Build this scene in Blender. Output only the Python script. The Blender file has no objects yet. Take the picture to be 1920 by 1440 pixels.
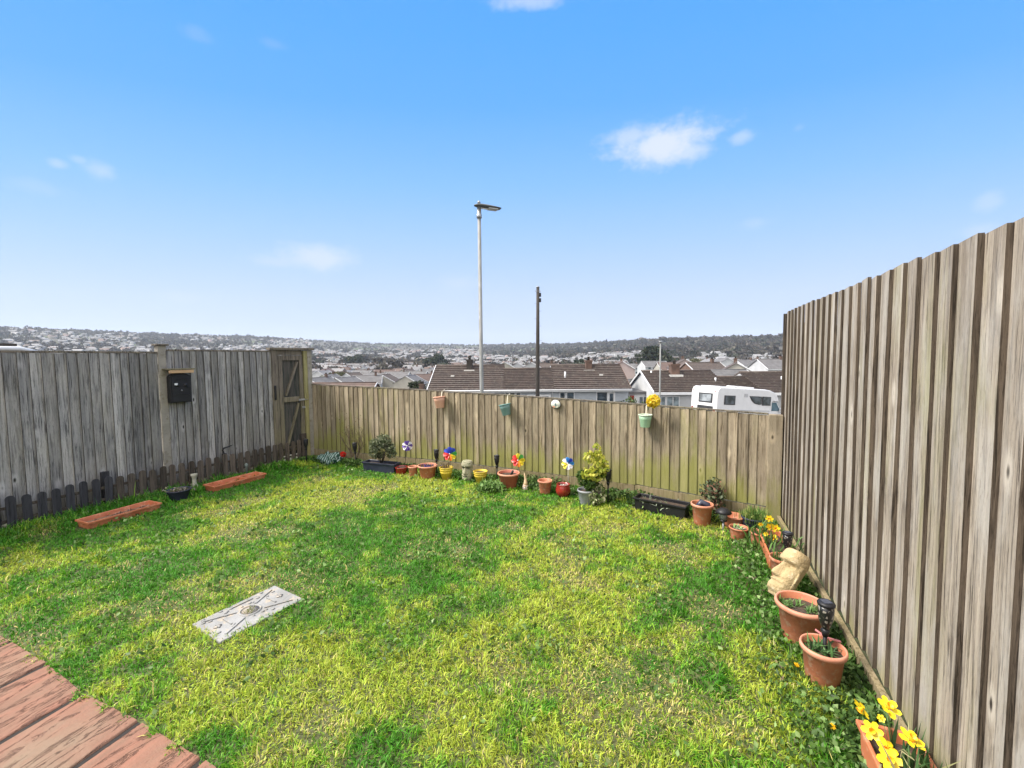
import bpy, bmesh, math, random
import numpy as np
from mathutils import Vector, Matrix, noise as mnoise

R = math.radians
random.seed(7)
rng = np.random.default_rng(11)
scene = bpy.context.scene
COL = scene.collection

# ------------------------------------------------------------------ camera
cam_d = bpy.data.cameras.new("camera")
cam_d.lens = 15.0
cam_d.sensor_width = 36.0
cam_d.clip_start = 0.05
cam_d.clip_end = 20000
cam = bpy.data.objects.new("camera", cam_d)
COL.objects.link(cam)
EYE = Vector((0, 0, 1.6))
CM = Matrix.Rotation(R(90 - 3.43), 3, 'X') @ Matrix.Rotation(R(-0.58), 3, 'Z')
cam.matrix_world = Matrix.Translation(EYE) @ CM.to_4x4()
scene.camera = cam

# ------------------------------------------------------------------ world sky
SUN_EL, SUN_AZ = 50.0, 268.0          # azimuth clockwise from +Y (the view): from the left
world = bpy.data.worlds.new("World")
scene.world = world
EXPO = 1.15
SKYK = 10.2 / 2 ** EXPO      # sky colours below are as seen
COVER = 9.4
world.use_nodes = True
WT = world.node_tree
for n in list(WT.nodes):
    WT.nodes.remove(n)


def wn(t, **kw):
    n = WT.nodes.new(t)
    for k, v in kw.items():
        setattr(n, k, v)
    return n


def wmath(op, a, b=None, c=None, clamp=False):
    n = wn('ShaderNodeMath', operation=op, use_clamp=clamp)
    for i, v in enumerate((a, b, c)):
        if v is None:
            continue
        if isinstance(v, (int, float)):
            n.inputs[i].default_value = v
        else:
            WT.links.new(v, n.inputs[i])
    return n.outputs[0]


def smooth(v, a, b):
    n = wn('ShaderNodeMapRange', interpolation_type='SMOOTHSTEP')
    WT.links.new(v, n.inputs['Value'])
    n.inputs['From Min'].default_value = a
    n.inputs['From Max'].default_value = b
    return n.outputs[0]


sky = wn('ShaderNodeTexSky', sky_type='NISHITA', sun_disc=False)
sky.sun_elevation = R(SUN_EL)
sky.sun_rotation = R(SUN_AZ)
sky.air_density = 1.0
sky.dust_density = 1.0
sky.ozone_density = 1.6
tc = wn('ShaderNodeTexCoord')
sep = wn('ShaderNodeSeparateXYZ')
WT.links.new(tc.outputs['Generated'], sep.inputs[0])
sx, sy, sz = sep.outputs
hor = wmath('SQRT', wmath('ADD', wmath('MULTIPLY', sx, sx), wmath('MULTIPLY', sy, sy)))
az = wmath('ARCTAN2', sx, sy)
el = wmath('ARCTAN2', sz, hor)
# clear blue air paling towards the horizon, mixed with the Nishita sky
hor2 = wmath('SQRT', wmath('ADD', wmath('MULTIPLY', wmath('MULTIPLY', sx, sx), .4), wmath('MULTIPLY', sy, sy)))
eln = wmath('DIVIDE', wmath('ARCTAN2', sz, hor2), 1.5, clamp=True)
ramp = wn('ShaderNodeValToRGB')
cr = ramp.color_ramp
K = 1.0
stops = [(0.0, (.62, .72, .98)), (.09, (.56, .705, 1.0)), (.177, (.38, .625, 1.05)), (.249, (.24, .55, 1.08)), (.345, (.115, .445, 1.10)), (.42, (.085, .415, 1.12)), (.62, (.05, .34, 1.12))]
cr.elements[0].position, cr.elements[0].color = stops[0][0], (*stops[0][1], 1)
cr.elements[1].position, cr.elements[1].color = stops[-1][0], (*stops[-1][1], 1)
for p_, c_ in stops[1:-1]:
    e_ = cr.elements.new(p_)
    e_.color = (*c_, 1)
WT.links.new(eln, ramp.inputs[0])
scl = wn('ShaderNodeVectorMath', operation='SCALE')
WT.links.new(ramp.outputs[0], scl.inputs[0])
scl.inputs['Scale'].default_value = SKYK
lowmix = wn('ShaderNodeMix', data_type='RGBA')
lowmix.inputs['Factor'].default_value = .95
WT.links.new(sky.outputs[0], lowmix.inputs['A'])
WT.links.new(scl.outputs[0], lowmix.inputs['B'])
# bright broken cloud cover overhead and behind the viewer (the garden is lit softly)
cover = wmath('MAXIMUM', smooth(el, .72, 1.0), smooth(sy, -.05, -.45))
cov = wn('ShaderNodeMix', data_type='RGBA')
WT.links.new(cover, cov.inputs['Factor'])
WT.links.new(lowmix.outputs['Result'], cov.inputs['A'])
cov.inputs['B'].default_value = (COVER * 1.0, COVER * .98, COVER * .96, 1)
# small clouds: (azimuth, elevation, half width, half height, strength)
cvec = wn('ShaderNodeCombineXYZ')
WT.links.new(wmath('MULTIPLY', az, 1.0), cvec.inputs[0])
WT.links.new(wmath('MULTIPLY', el, 1.5), cvec.inputs[1])
n1 = wn('ShaderNodeTexNoise')
n1.inputs['Scale'].default_value = 26
n1.inputs['Detail'].default_value = 7
n1.inputs['Roughness'].default_value = 0.6
WT.links.new(cvec.outputs[0], n1.inputs['Vector'])
n2 = wn('ShaderNodeTexNoise')
n2.inputs['Scale'].default_value = 9
n2.inputs['Detail'].default_value = 3
WT.links.new(cvec.outputs[0], n2.inputs['Vector'])


def pix_dir(px, py):
    return (CM @ Vector(((px - 960) / 800, (720 - py) / 800, -1))).normalized()


clouds = [(1245, 270, 112, 44, .92), (1285, 284, 66, 24, .7), (1190, 255, 60, 26, .6), (1392, 256, 34, 16, .42), (590, 481, 78, 27, .62), (520, 490, 60, 12, .3),
          (190, 322, 34, 22, .36), (108, 308, 22, 10, .34), (150, 300, 18, 8, .26), (990, 2, 80, 18, .5),
          (1852, 378, 30, 20, .28), (1830, 432, 46, 14, .3), (860, 530, 44, 18, .22), (1415, 418, 34, 14, .16),
          (370, 66, 30, 16, .12), (512, 82, 26, 12, .1), (1498, 240, 14, 10, .14), (345, 556, 60, 12, .14), (70, 352, 60, 14, .12)]
total = None
for px, py, hw, hh, st in clouds:
    d = pix_dir(px, py)
    a0 = math.atan2(d.x, d.y)
    e0 = math.asin(d.z)
    d1 = pix_dir(px + hw, py)
    d2 = pix_dir(px, py - hh)
    wa = abs(math.atan2(d1.x, d1.y) - a0)
    we = abs(math.asin(d2.z) - e0)
    dx = wmath('DIVIDE', wmath('SUBTRACT', az, a0), wa)
    dy = wmath('DIVIDE', wmath('SUBTRACT', el, e0), we)
    q = wmath('SQRT', wmath('ADD', wmath('MULTIPLY', dx, dx), wmath('MULTIPLY', dy, dy)))
    m = wmath('MULTIPLY', smooth(wmath('ADD', q, wmath('ADD', wmath('MULTIPLY', n1.outputs[0], 1.5), wmath('MULTIPLY', n2.outputs[0], 1.0))), 2.55, 1.4), st)
    total = m if total is None else wmath('MAXIMUM', total, m)
cmix = wn('ShaderNodeMix', data_type='RGBA')
WT.links.new(total, cmix.inputs['Factor'])
WT.links.new(cov.outputs['Result'], cmix.inputs['A'])
cmix.inputs['B'].default_value = (SKYK * .78, SKYK * .85, SKYK * .99, 1)
bg = wn('ShaderNodeBackground')
bg.inputs['Strength'].default_value = 0.1
out = wn('ShaderNodeOutputWorld')
WT.links.new(cmix.outputs['Result'], bg.inputs['Color'])
WT.links.new(bg.outputs[0], out.inputs[0])

# ------------------------------------------------------------------ sun (a bright veiled sun: soft shadows)
sd = bpy.data.lights.new("sun", 'SUN')
sd.energy = 3.7
sd.angle = R(20)
sd.color = (1.0, 0.93, 0.82)
sun = bpy.data.objects.new("sun", sd)
COL.objects.link(sun)
sdir = Vector((math.sin(R(SUN_AZ)) * math.cos(R(SUN_EL)), math.cos(R(SUN_AZ)) * math.cos(R(SUN_EL)), math.sin(R(SUN_EL))))
sun.rotation_euler = sdir.to_track_quat('Z', 'Y').to_euler()

scene.render.engine = 'CYCLES'
scene.view_settings.view_transform = 'Standard'
scene.view_settings.look = 'None'
scene.view_settings.exposure = EXPO
scene.view_settings.gamma = 1.0
scene.view_settings.use_curve_mapping = False


# ------------------------------------------------------------------ measuring helpers
def ray(px, py):
    return CM @ Vector(((px - 960) / 800, (720 - py) / 800, -1))


def G(px, py, z=0.0):
    d = ray(px, py)
    return EYE + d * ((z - EYE.z) / d.z)


def onplane(px, py, p0, p1, off=0.0):
    """ground-plan line p0-p1 (vertical plane, moved inwards by off): returns (distance along, z, point)"""
    t = Vector((p1[0] - p0[0], p1[1] - p0[1], 0)).normalized()
    n = Vector((t.y, -t.x, 0))
    o = Vector((p0[0], p0[1], 0)) + n * off
    d = ray(px, py)
    k = (o - EYE).dot(n) / d.dot(n)
    p = EYE + d * k
    return (p - o).dot(t), p.z, p


def vnoise(x, y, seed=0):
    """2-D value noise on arrays, 0..1"""
    xi = np.floor(x).astype(np.int64)
    yi = np.floor(y).astype(np.int64)
    fx = x - xi
    fy = y - yi
    fx = fx * fx * (3 - 2 * fx)
    fy = fy * fy * (3 - 2 * fy)

    def h(a, b):
        v = (a * 374761393 + b * 668265263 + seed * 974634777) & 0xFFFFFFFF
        v = ((v ^ (v >> 13)) * 1274126177) & 0xFFFFFFFF
        return ((v ^ (v >> 16)) & 0xFFFF) / 65535.0
    return (h(xi, yi) * (1 - fx) + h(xi + 1, yi) * fx) * (1 - fy) + (h(xi, yi + 1) * (1 - fx) + h(xi + 1, yi + 1) * fx) * fy


def fbm(x, y, seed=0, oct=4):
    s = 0
    a = 0.5
    for i in range(oct):
        s = s + a * vnoise(x * 2 ** i, y * 2 ** i, seed + i)
        a *= 0.5
    return s / (1 - 0.5 ** oct)


# ------------------------------------------------------------------ object helpers
def tag(o, label=None, cat=None, group=None, kind=None):
    if label:
        o['label'] = label
    if cat:
        o['category'] = cat
    if group:
        o['group'] = group
    if kind:
        o['kind'] = kind
    return o


def empty(name, loc=(0, 0, 0), rz=0.0, label=None, cat=None, group=None):
    o = bpy.data.objects.new(name, None)
    COL.objects.link(o)
    o.location = loc
    o.rotation_euler = (0, 0, rz)
    o.empty_display_size = 0.1
    return tag(o, label, cat, group)


def copy_tree(o, parent=None):
    c = o.copy()
    COL.objects.link(c)
    c.parent = parent
    for ch in o.children:
        copy_tree(ch, c)
    return c


class MB:
    """collects shapes and links them as one mesh object"""

    def __init__(self):
        self.v = []
        self.f = []
        self.m = []
        self.s = []

    def add(self, vs, fs, mi=0, sm=False):
        b = len(self.v)
        self.v += [tuple(p) for p in vs]
        for f in fs:
            self.f.append(tuple(b + i for i in f))
            self.m.append(mi)
            self.s.append(sm)
        return self

    def box(self, c, d, mi=0, rot=None):
        vs = []
        for sx_ in (-.5, .5):
            for sy_ in (-.5, .5):
                for sz_ in (-.5, .5):
                    p = Vector((sx_ * d[0], sy_ * d[1], sz_ * d[2]))
                    if rot is not None:
                        p = rot @ p
                    vs.append(p + Vector(c))
        return self.add(vs, [(0, 1, 3, 2), (4, 6, 7, 5), (0, 4, 5, 1), (2, 3, 7, 6), (0, 2, 6, 4), (1, 5, 7, 3)], mi)

    def b2(self, a, b, mi=0):
        return self.box([(a[i] + b[i]) / 2 for i in range(3)], [abs(b[i] - a[i]) for i in range(3)], mi)

    def bar(self, p, q, w, h, mi=0, up=(0, 0, 1)):
        p = Vector(p)
        q = Vector(q)
        d = q - p
        x = d.normalized()
        y = Vector(up).cross(x)
        if y.length < 1e-4:
            y = Vector((0, 1, 0))
        y.normalize()
        z = x.cross(y)
        rot = Matrix((x, y, z)).transposed()
        return self.box((p + q) / 2, (d.length, w, h), mi, rot)

    def tube(self, pts, rad, n=8, mi=0, cap=True):
        pts = [Vector(p) for p in pts]
        if not isinstance(rad, (list, tuple)):
            rad = [rad] * len(pts)
        vs = []
        ref = Vector((0.13, 0.21, 1)).normalized()
        for i, p in enumerate(pts):
            t = (pts[min(i + 1, len(pts) - 1)] - pts[max(i - 1, 0)]).normalized()
            if abs(t.dot(ref)) > .98:
                ref = Vector((1, 0.2, 0)).normalized()
            a = t.cross(ref).normalized()
            b = t.cross(a)
            for k in range(n):
                an = 2 * math.pi * k / n
                vs.append(p + (a * math.cos(an) + b * math.sin(an)) * rad[i])
        fs = []
        for i in range(len(pts) - 1):
            for k in range(n):
                k2 = (k + 1) % n
                fs.append((i * n + k, i * n + k2, (i + 1) * n + k2, (i + 1) * n + k))
        self.add(vs, fs, mi, True)
        if cap:
            b = len(self.v) - len(vs)
            self.f += [tuple(b + k for k in range(n)), tuple(b + (len(pts) - 1) * n + k for k in reversed(range(n)))]
            self.m += [mi, mi]
            self.s += [False, False]
        return self

    def lathe(self, prof, n=24, c=(0, 0, 0), mi=0, sq=(1, 1), sm=True, rot=None, flute=0, fr=(0, 0), cap=True):
        vs = []
        for i, (r, z) in enumerate(prof):
            for k in range(n):
                a = 2 * math.pi * k / n
                rr = r
                if flute and fr[0] <= z <= fr[1]:
                    rr = r * (1 + 0.035 * math.cos(a * flute))
                p = Vector((rr * math.cos(a) * sq[0], rr * math.sin(a) * sq[1], z))
                if rot is not None:
                    p = rot @ p
                vs.append(p + Vector(c))
        fs = []
        for i in range(len(prof) - 1):
            for k in range(n):
                k2 = (k + 1) % n
                fs.append((i * n + k, i * n + k2, (i + 1) * n + k2, (i + 1) * n + k))
        self.add(vs, fs, mi, sm)
        for i, rev in ((0, True), (len(prof) - 1, False)):
            if cap and prof[i][0] > 1e-4:
                b = len(self.v) - len(vs) + i * n
                self.f.append(tuple(b + k for k in (reversed(range(n)) if rev else range(n))))
                self.m.append(mi)
                self.s.append(False)
        return self

    def extrude(self, poly, y0, y1, mi=0, axis='y'):
        """poly in (x,z) extruded along y (or (x,y) along z)"""
        n = len(poly)
        if axis == 'y':
            vs = [(p[0], y0, p[1]) for p in poly] + [(p[0], y1, p[1]) for p in poly]
        elif axis == 'x':
            vs = [(y0, p[0], p[1]) for p in poly] + [(y1, p[0], p[1]) for p in poly]
        else:
            vs = [(p[0], p[1], y0) for p in poly] + [(p[0], p[1], y1) for p in poly]
        fs = [tuple(range(n)), tuple(reversed(range(n, 2 * n)))]
        fs += [(i, i + n, (i + 1) % n + n, (i + 1) % n) for i in range(n)]
        return self.add(vs, fs, mi)

    def build(self, name, mats, parent=None, loc=None, bevel=0, rot=None):
        me = bpy.data.meshes.new(name)
        me.from_pydata(self.v, [], self.f)
        if not isinstance(mats, (list, tuple)):
            mats = [mats]
        for m in mats:
            me.materials.append(m)
        me.polygons.foreach_set('material_index', self.m)
        me.polygons.foreach_set('use_smooth', self.s)
        me.validate()
        bm = bmesh.new()
        bm.from_mesh(me)
        bmesh.ops.recalc_face_normals(bm, faces=bm.faces)
        bm.to_mesh(me)
        bm.free()
        o = bpy.data.objects.new(name, me)
        COL.objects.link(o)
        if parent is not None:
            o.parent = parent
        if loc is not None:
            o.location = loc
        if rot is not None:
            o.rotation_euler = rot
        if bevel:
            b = o.modifiers.new('bevel', 'BEVEL')
            b.width = bevel
            b.segments = 2
            b.limit_method = 'ANGLE'
            b.angle_limit = R(40)
        return o


def npmesh(name, V, F, mat_, colors=None, parent=None, smooth_=False, cd='POINT'):
    """V (n,3), F list of int arrays grouped by face size"""
    me = bpy.data.meshes.new(name)
    V = np.asarray(V, dtype=np.float32)
    me.vertices.add(len(V))
    me.vertices.foreach_set('co', V.ravel())
    loops = np.concatenate([f.ravel() for f in F]).astype(np.int32)
    sizes = np.concatenate([np.full(len(f), f.shape[1]) for f in F]).astype(np.int32)
    starts = np.concatenate([[0], np.cumsum(sizes)[:-1]]).astype(np.int32)
    me.loops.add(len(loops))
    me.loops.foreach_set('vertex_index', loops)
    me.polygons.add(len(sizes))
    me.polygons.foreach_set('loop_start', starts)
    me.polygons.foreach_set('loop_total', sizes)
    if smooth_:
        me.polygons.foreach_set('use_smooth', np.ones(len(sizes), dtype=bool))
    me.update(calc_edges=True)
    if colors is not None:
        a = me.color_attributes.new('tint', 'FLOAT_COLOR', 'POINT')
        c = np.ones((len(V), 4), dtype=np.float32)
        c[:, :3] = colors
        a.data.foreach_set('color', c.ravel())
    me.materials.append(mat_)
    o = bpy.data.objects.new(name, me)
    COL.objects.link(o)
    if parent is not None:
        o.parent = parent
    return o


# ------------------------------------------------------------------ materials
MATS = {}


class NT:
    def __init__(self, name):
        m = bpy.data.materials.new(name)
        m.use_nodes = True
        self.m = m
        self.t = m.node_tree
        self.b = self.t.nodes['Principled BSDF']

    def n(self, t, **kw):
        n = self.t.nodes.new(t)
        for k, v in kw.items():
            if k in n.inputs and not hasattr(type(n), k):
                n.inputs[k].default_value = v
            else:
                setattr(n, k, v)
        return n

    def l(self, a, b):
        self.t.links.new(a, b)

    def math(self, op, a, b=None, clamp=False):
        n = self.t.nodes.new('ShaderNodeMath')
        n.operation = op
        n.use_clamp = clamp
        for i, v in enumerate((a, b)):
            if v is None:
                continue
            if isinstance(v, (int, float)):
                n.inputs[i].default_value = v
            else:
                self.l(v, n.inputs[i])
        return n.outputs[0]

    def mr(self, v, a, b, c=0.0, d=1.0, st='SMOOTHSTEP'):
        n = self.t.nodes.new('ShaderNodeMapRange')
        n.interpolation_type = st
        self.l(v, n.inputs['Value'])
        n.inputs['From Min'].default_value = a
        n.inputs['From Max'].default_value = b
        n.inputs['To Min'].default_value = c
        n.inputs['To Max'].default_value = d
        return n.outputs[0]

    def mix(self, f, a, b, blend='MIX'):
        n = self.t.nodes.new('ShaderNodeMix')
        n.data_type = 'RGBA'
        n.blend_type = blend
        for v, k in ((f, 'Factor'), (a, 'A'), (b, 'B')):
            if isinstance(v, (int, float)):
                n.inputs[k].default_value = v
            elif isinstance(v, tuple):
                n.inputs[k].default_value = (*v[:3], 1)
            else:
                self.l(v, n.inputs[k])
        return n.outputs['Result']

    def noise(self, vec, scale=5, detail=4, rough=.55, dist=0.0):
        n = self.t.nodes.new('ShaderNodeTexNoise')
        n.inputs['Scale'].default_value = scale
        n.inputs['Detail'].default_value = detail
        n.inputs['Roughness'].default_value = rough
        n.inputs['Distortion'].default_value = dist
        if vec is not None:
            self.l(vec, n.inputs['Vector'])
        return n.outputs[0]

    def vmap(self, vec, scale=(1, 1, 1), loc=(0, 0, 0)):
        n = self.t.nodes.new('ShaderNodeMapping')
        n.inputs['Scale'].default_value = scale
        n.inputs['Location'].default_value = loc
        self.l(vec, n.inputs['Vector'])
        return n.outputs[0]

    def bump(self, h, dist=.01, strength=1.0):
        n = self.t.nodes.new('ShaderNodeBump')
        n.inputs['Distance'].default_value = dist
        n.inputs['Strength'].default_value = strength
        self.l(h, n.inputs['Height'])
        self.l(n.outputs[0], self.b.inputs['Normal'])

    def base(self, c):
        if isinstance(c, tuple):
            self.b.inputs['Base Color'].default_value = (*c[:3], 1)
        else:
            self.l(c, self.b.inputs['Base Color'])


def mat(name, c1, c2=None, scale=8, rough=.6, bump=0, bscale=None, metal=0, spec=.5, stretch=(1, 1, 1), c3=None):
    """mottled material: two colours mixed by noise (object space), optional bump"""
    if name in MATS:
        return MATS[name]
    t = NT(name)
    co = t.n('ShaderNodeTexCoord').outputs['Object']
    co = t.vmap(co, stretch)
    c2 = c2 or tuple(x * .75 for x in c1)
    f = t.mr(t.noise(co, scale, 5, .6), .3, .7)
    col = t.mix(f, c1, c2)
    if c3:
        f2 = t.mr(t.noise(t.vmap(co, (1, 1, 1), (5, 3, 9)), scale * 2.7, 5, .65), .52, .68)
        col = t.mix(f2, col, c3)
    t.base(col)
    t.b.inputs['Roughness'].default_value = rough
    t.b.inputs['Metallic'].default_value = metal
    t.b.inputs['Specular IOR Level'].default_value = spec
    if bump:
        t.bump(t.noise(co, bscale or scale * 6, 4, .6), bump)
    MATS[name] = t.m
    return t.m


def wood(name, c1, c2, dark, stain=None, stain_amt=.5, algae=None, az=(0, .5), algae_amt=1.0, vary=.3, knot=True, pale=None, streak=2.2):
    t = NT(name)
    co = t.n('ShaderNodeTexCoord').outputs['Object']
    geo = t.n('ShaderNodeNewGeometry')
    rnd = geo.outputs['Random Per Island']
    off = t.n('ShaderNodeCombineXYZ')
    t.l(t.math('MULTIPLY', rnd, 37), off.inputs[0])
    t.l(t.math('MULTIPLY', rnd, 91), off.inputs[2])
    va = t.n('ShaderNodeVectorMath', operation='ADD')
    t.l(co, va.inputs[0])
    t.l(off.outputs[0], va.inputs[1])
    v = va.outputs[0]
    grain = t.noise(t.vmap(v, (70, 70, streak * 1.4)), 1, 7, .72, .5)
    band = t.noise(t.vmap(v, (26, 26, .9)), 1, 4, .6, .5)
    patch = t.noise(t.vmap(v, (5, 5, 1.6)), 1, 5, .6)
    col = t.mix(t.mr(band, .3, .7), c1, c2)
    col = t.mix(t.mr(grain, .47, .63), col, dark)
    if stain:
        col = t.mix(t.math('MULTIPLY', t.mr(patch, .42, .66), stain_amt), col, stain)
    hgt = grain
    if knot:
        vo = t.n('ShaderNodeTexVoronoi', feature='F1')
        vo.inputs['Scale'].default_value = 1.0
        vo.inputs['Randomness'].default_value = .95
        t.l(t.vmap(v, (7.5, .01, 3.3)), vo.inputs['Vector'])
        kd = t.math('ADD', vo.outputs['Distance'], t.math('MULTIPLY', t.math('SUBTRACT', grain, .5), .07))
        sel = t.math('GREATER_THAN', vo.outputs['Color'], .55)
        ring = t.math('MULTIPLY', t.mr(kd, .30, .12), sel)
        col = t.mix(t.math('MULTIPLY', ring, .55), col, pale or tuple(min(1, x * 1.5) for x in c1))
        col = t.mix(t.math('MULTIPLY', t.mr(kd, .12, .06), sel), col, tuple(x * .35 for x in dark))
    spk = t.noise(t.vmap(v, (240, 240, 26)), 1, 4, .7)
    col = t.mix(t.math('MULTIPLY', t.mr(spk, .52, .68), .45), col, dark)
    # each board its own tone
    hsv = t.n('ShaderNodeHueSaturation')
    t.l(t.mr(rnd, 0, 1, 1 - vary, 1 + vary * .8, 'LINEAR'), hsv.inputs['Value'])
    t.l(col, hsv.inputs['Color'])
    col = hsv.outputs[0]
    if algae:
        sp = t.n('ShaderNodeSeparateXYZ')
        t.l(co, sp.inputs[0])
        zf = t.mr(sp.outputs[2], az[1], az[0])
        an = t.noise(t.vmap(co, (3.2, 3.2, 1.1)), 1, 5, .62)
        bn = t.noise(t.vmap(v, (16, 16, 1.4)), 1, 3, .6)
        s = t.math('ADD', t.math('MULTIPLY', zf, .30), t.math('ADD', t.math('MULTIPLY', an, .8), t.math('ADD', t.math('MULTIPLY', bn, .25), t.math('MULTIPLY', t.math('FRACT', t.math('MULTIPLY', rnd, 7.3)), .14))))
        col = t.mix(t.math('MULTIPLY', t.mr(s, .62, .88), algae_amt), col, algae)
    t.base(col)
    t.b.inputs['Roughness'].default_value = .85
    t.b.inputs['Specular IOR Level'].default_value = .2
    t.bump(t.math('ADD', hgt, t.math('MULTIPLY', band, .6)), .004, .8)
    MATS[name] = t.m
    return t.m


def leafmat(name, trans=.35, rough=.5, gain=1.0):
    """blade / leaf colour read from the mesh's own tint attribute"""
    t = NT(name)
    a = t.n('ShaderNodeVertexColor')
    a.layer_name = 'tint'
    c = a.outputs[0]
    t.base(c)
    t.b.inputs['Roughness'].default_value = rough
    t.b.inputs['Specular IOR Level'].default_value = .3
    tr = t.n('ShaderNodeBsdfTranslucent')
    t.l(c, tr.inputs[0])
    mx = t.n('ShaderNodeMixShader')
    mx.inputs[0].default_value = trans
    t.l(t.b.outputs[0], mx.inputs[1])
    t.l(tr.outputs[0], mx.inputs[2])
    o = [n for n in t.t.nodes if n.type == 'OUTPUT_MATERIAL'][0]
    t.l(mx.outputs[0], o.inputs[0])
    MATS[name] = t.m
    return t.m


def glass(name, c=(.02, .03, .04), rough=.05):
    if name in MATS:
        return MATS[name]
    t = NT(name)
    co = t.n('ShaderNodeTexCoord').outputs['Object']
    t.base(t.mix(t.mr(t.noise(co, 1.6, 3), .35, .65), c, tuple(x * 3 + .01 for x in c)))
    t.b.inputs['Roughness'].default_value = rough
    t.b.inputs['Specular IOR Level'].default_value = .8
    MATS[name] = t.m
    return t.m


M_LEAF = leafmat('leaf')
M_GRASS = leafmat('grass_blade', .3, .55)
M_TERRA = mat('terracotta', (.43, .15, .075), (.33, .11, .055), 9, .7, .002, c3=(.42, .24, .16))
M_TERRA2 = mat('terracotta_plastic', (.50, .165, .075), (.42, .13, .06), 7, .5, c3=(.55, .26, .15))
M_TRIM = mat('terracotta_rim', (.54, .25, .165), (.45, .18, .11), 12, .6, .001)
M_REDPLASTIC = mat('red_brown_plastic', (.36, .10, .06), (.28, .075, .045), 7, .5)
M_GLAZE = mat('red_glaze', (.27, .025, .018), (.18, .015, .012), 6, .12, spec=.7)
M_YEL = mat('yellow_bucket_paint', (.62, .46, .05), (.52, .36, .04), 10, .45)
M_BLACK = mat('black_plastic', (.009, .009, .011), (.015, .015, .018), 9, .45, spec=.3)
M_NAVY = mat('navy_plastic', (.016, .02, .04), (.03, .035, .06), 8, .4)
M_GREYPOT = mat('grey_pot_plastic', (.27, .28, .30), (.2, .21, .23), 8, .55)
M_SOIL = mat('potting_soil', (.030, .020, .014), (.075, .05, .035), 60, .95, .006, 120)
M_STONE = mat('moai_grey_stone', (.34, .31, .22), (.20, .20, .13), 18, .9, .006, 60, c3=(.10, .13, .05))
M_SAND = mat('sandstone', (.44, .335, .18), (.33, .25, .13), 9, .9, .008, 90, c3=(.50, .41, .26))
M_METAL = mat('galvanised_steel', (.36, .37, .38), (.26, .27, .28), 4, .45, .001, 30, metal=.7)
M_COLUMN = mat('lamp_column_paint', (.22, .225, .225), (.13, .135, .13), 3, .6, .001, 20, c3=(.27, .28, .28), stretch=(4, 4, .6))
M_TAR = mat('creosoted_wood', (.022, .019, .017), (.05, .042, .035), 3, .85, .004, 30, stretch=(9, 9, .7))
M_WHITE = mat('white_upvc', (.66, .67, .69), (.60, .61, .63), 3, .4)
M_WALL_BLUE = mat('pale_blue_render', (.36, .39, .43), (.30, .33, .37), 1.2, .85, .003, 40)
M_WALL_W = mat('white_render', (.46, .47, .485), (.38, .39, .40), .8, .85, .003, 40)
M_CREAM = mat('cream_render', (.37, .355, .31), (.31, .295, .26), .8, .85)
M_PINK = mat('pink_render', (.40, .325, .31), (.34, .275, .265), .8, .85)
M_GREY = mat('grey_render', (.34, .34, .35), (.28, .28, .29), .8, .85)
M_BRICK = mat('brown_brick', (.14, .085, .065), (.09, .058, .045), 3, .9, .003, 60)
M_GLASS = glass('window_glass')
M_GLASS2 = glass('window_glass_pale', (.08, .10, .11), .15)

# ================================================================== GARDEN FENCES (plan positions)
LF0, LF1 = Vector((-4.98, 4.06)), Vector((-3.68, 6.58))       # boarded fence on the left
ldir = (LF1 - LF0).normalized()
LF0 = LF0 - ldir * 3.4
BK = [Vector(p) for p in ((-3.285, 6.994), (-1.433, 6.228), (0.065, 5.537), (1.398, 4.821), (2.549, 3.968))]
BKZ = [1.20, 1.15, 1.105, 1.06, 1.035]
RF0 = Vector((2.565, 3.99))
RANG = R(22)
rdir = Vector((-math.sin(RANG), -math.cos(RANG)))
RF1 = RF0 + rdir * 5.6

W_LEFT = wood('grey_weathered_wood', (.335, .322, .31), (.19, .186, .184), (.055, .054, .055), stain=(.40, .375, .335), stain_amt=.4, vary=.34,
              algae=(.17, .15, .075), az=(0, .35), algae_amt=.35)
W_BACK = wood('brown_weathered_wood', (.325, .268, .19), (.19, .155, .112), (.095, .072, .045), stain=(.35, .30, .22), stain_amt=.6, vary=.30,
              algae=(.20, .205, .045), az=(.1, .75), algae_amt=.72)
W_RIGHT = wood('pale_weathered_wood', (.415, .355, .285), (.235, .195, .155), (.075, .06, .048), stain=(.42, .39, .35), stain_amt=.7, vary=.16,
               algae=(.28, .27, .10), az=(0, .3), algae_amt=.5, pale=(.58, .52, .44))
W_GRAVEL = wood('mossy_gravel_board', (.27, .215, .135), (.21, .175, .10), (.13, .105, .055), algae=(.23, .23, .06), az=(-.6, .6), algae_amt=.4, vary=.1, knot=False)
W_PICKET = wood('brown_picket_wood', (.125, .10, .08), (.075, .062, .052), (.03, .026, .022), vary=.35, knot=False)
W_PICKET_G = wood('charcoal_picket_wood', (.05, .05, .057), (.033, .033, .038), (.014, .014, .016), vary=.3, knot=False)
W_GATE = wood('gate_framing_wood', (.18, .153, .125), (.12, .104, .088), (.045, .04, .034), stain=(.22, .19, .15), vary=.2, algae=(.27, .26, .09), az=(0, 2.2), algae_amt=.2)
W_GATEB = wood('gate_board_wood', (.10, .092, .084), (.065, .06, .056), (.02, .032, .03), vary=.25)
W_POSTG = wood('green_stained_post', (.31, .28, .13), (.24, .22, .10), (.12, .11, .06), vary=.1)
W_LEFT_E = wood('grey_board_edge_shade', (.03, .029, .029), (.02, .02, .02), (.01, .012, .012), vary=.2, knot=False)  # edge wood coloured near black, standing in for shade between boards
W_BACK_E = wood('brown_board_edge_shade', (.15, .12, .08), (.10, .085, .055), (.05, .04, .025), vary=.2, knot=False)  # darker edge colour paints shade along the back fence joints
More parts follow.
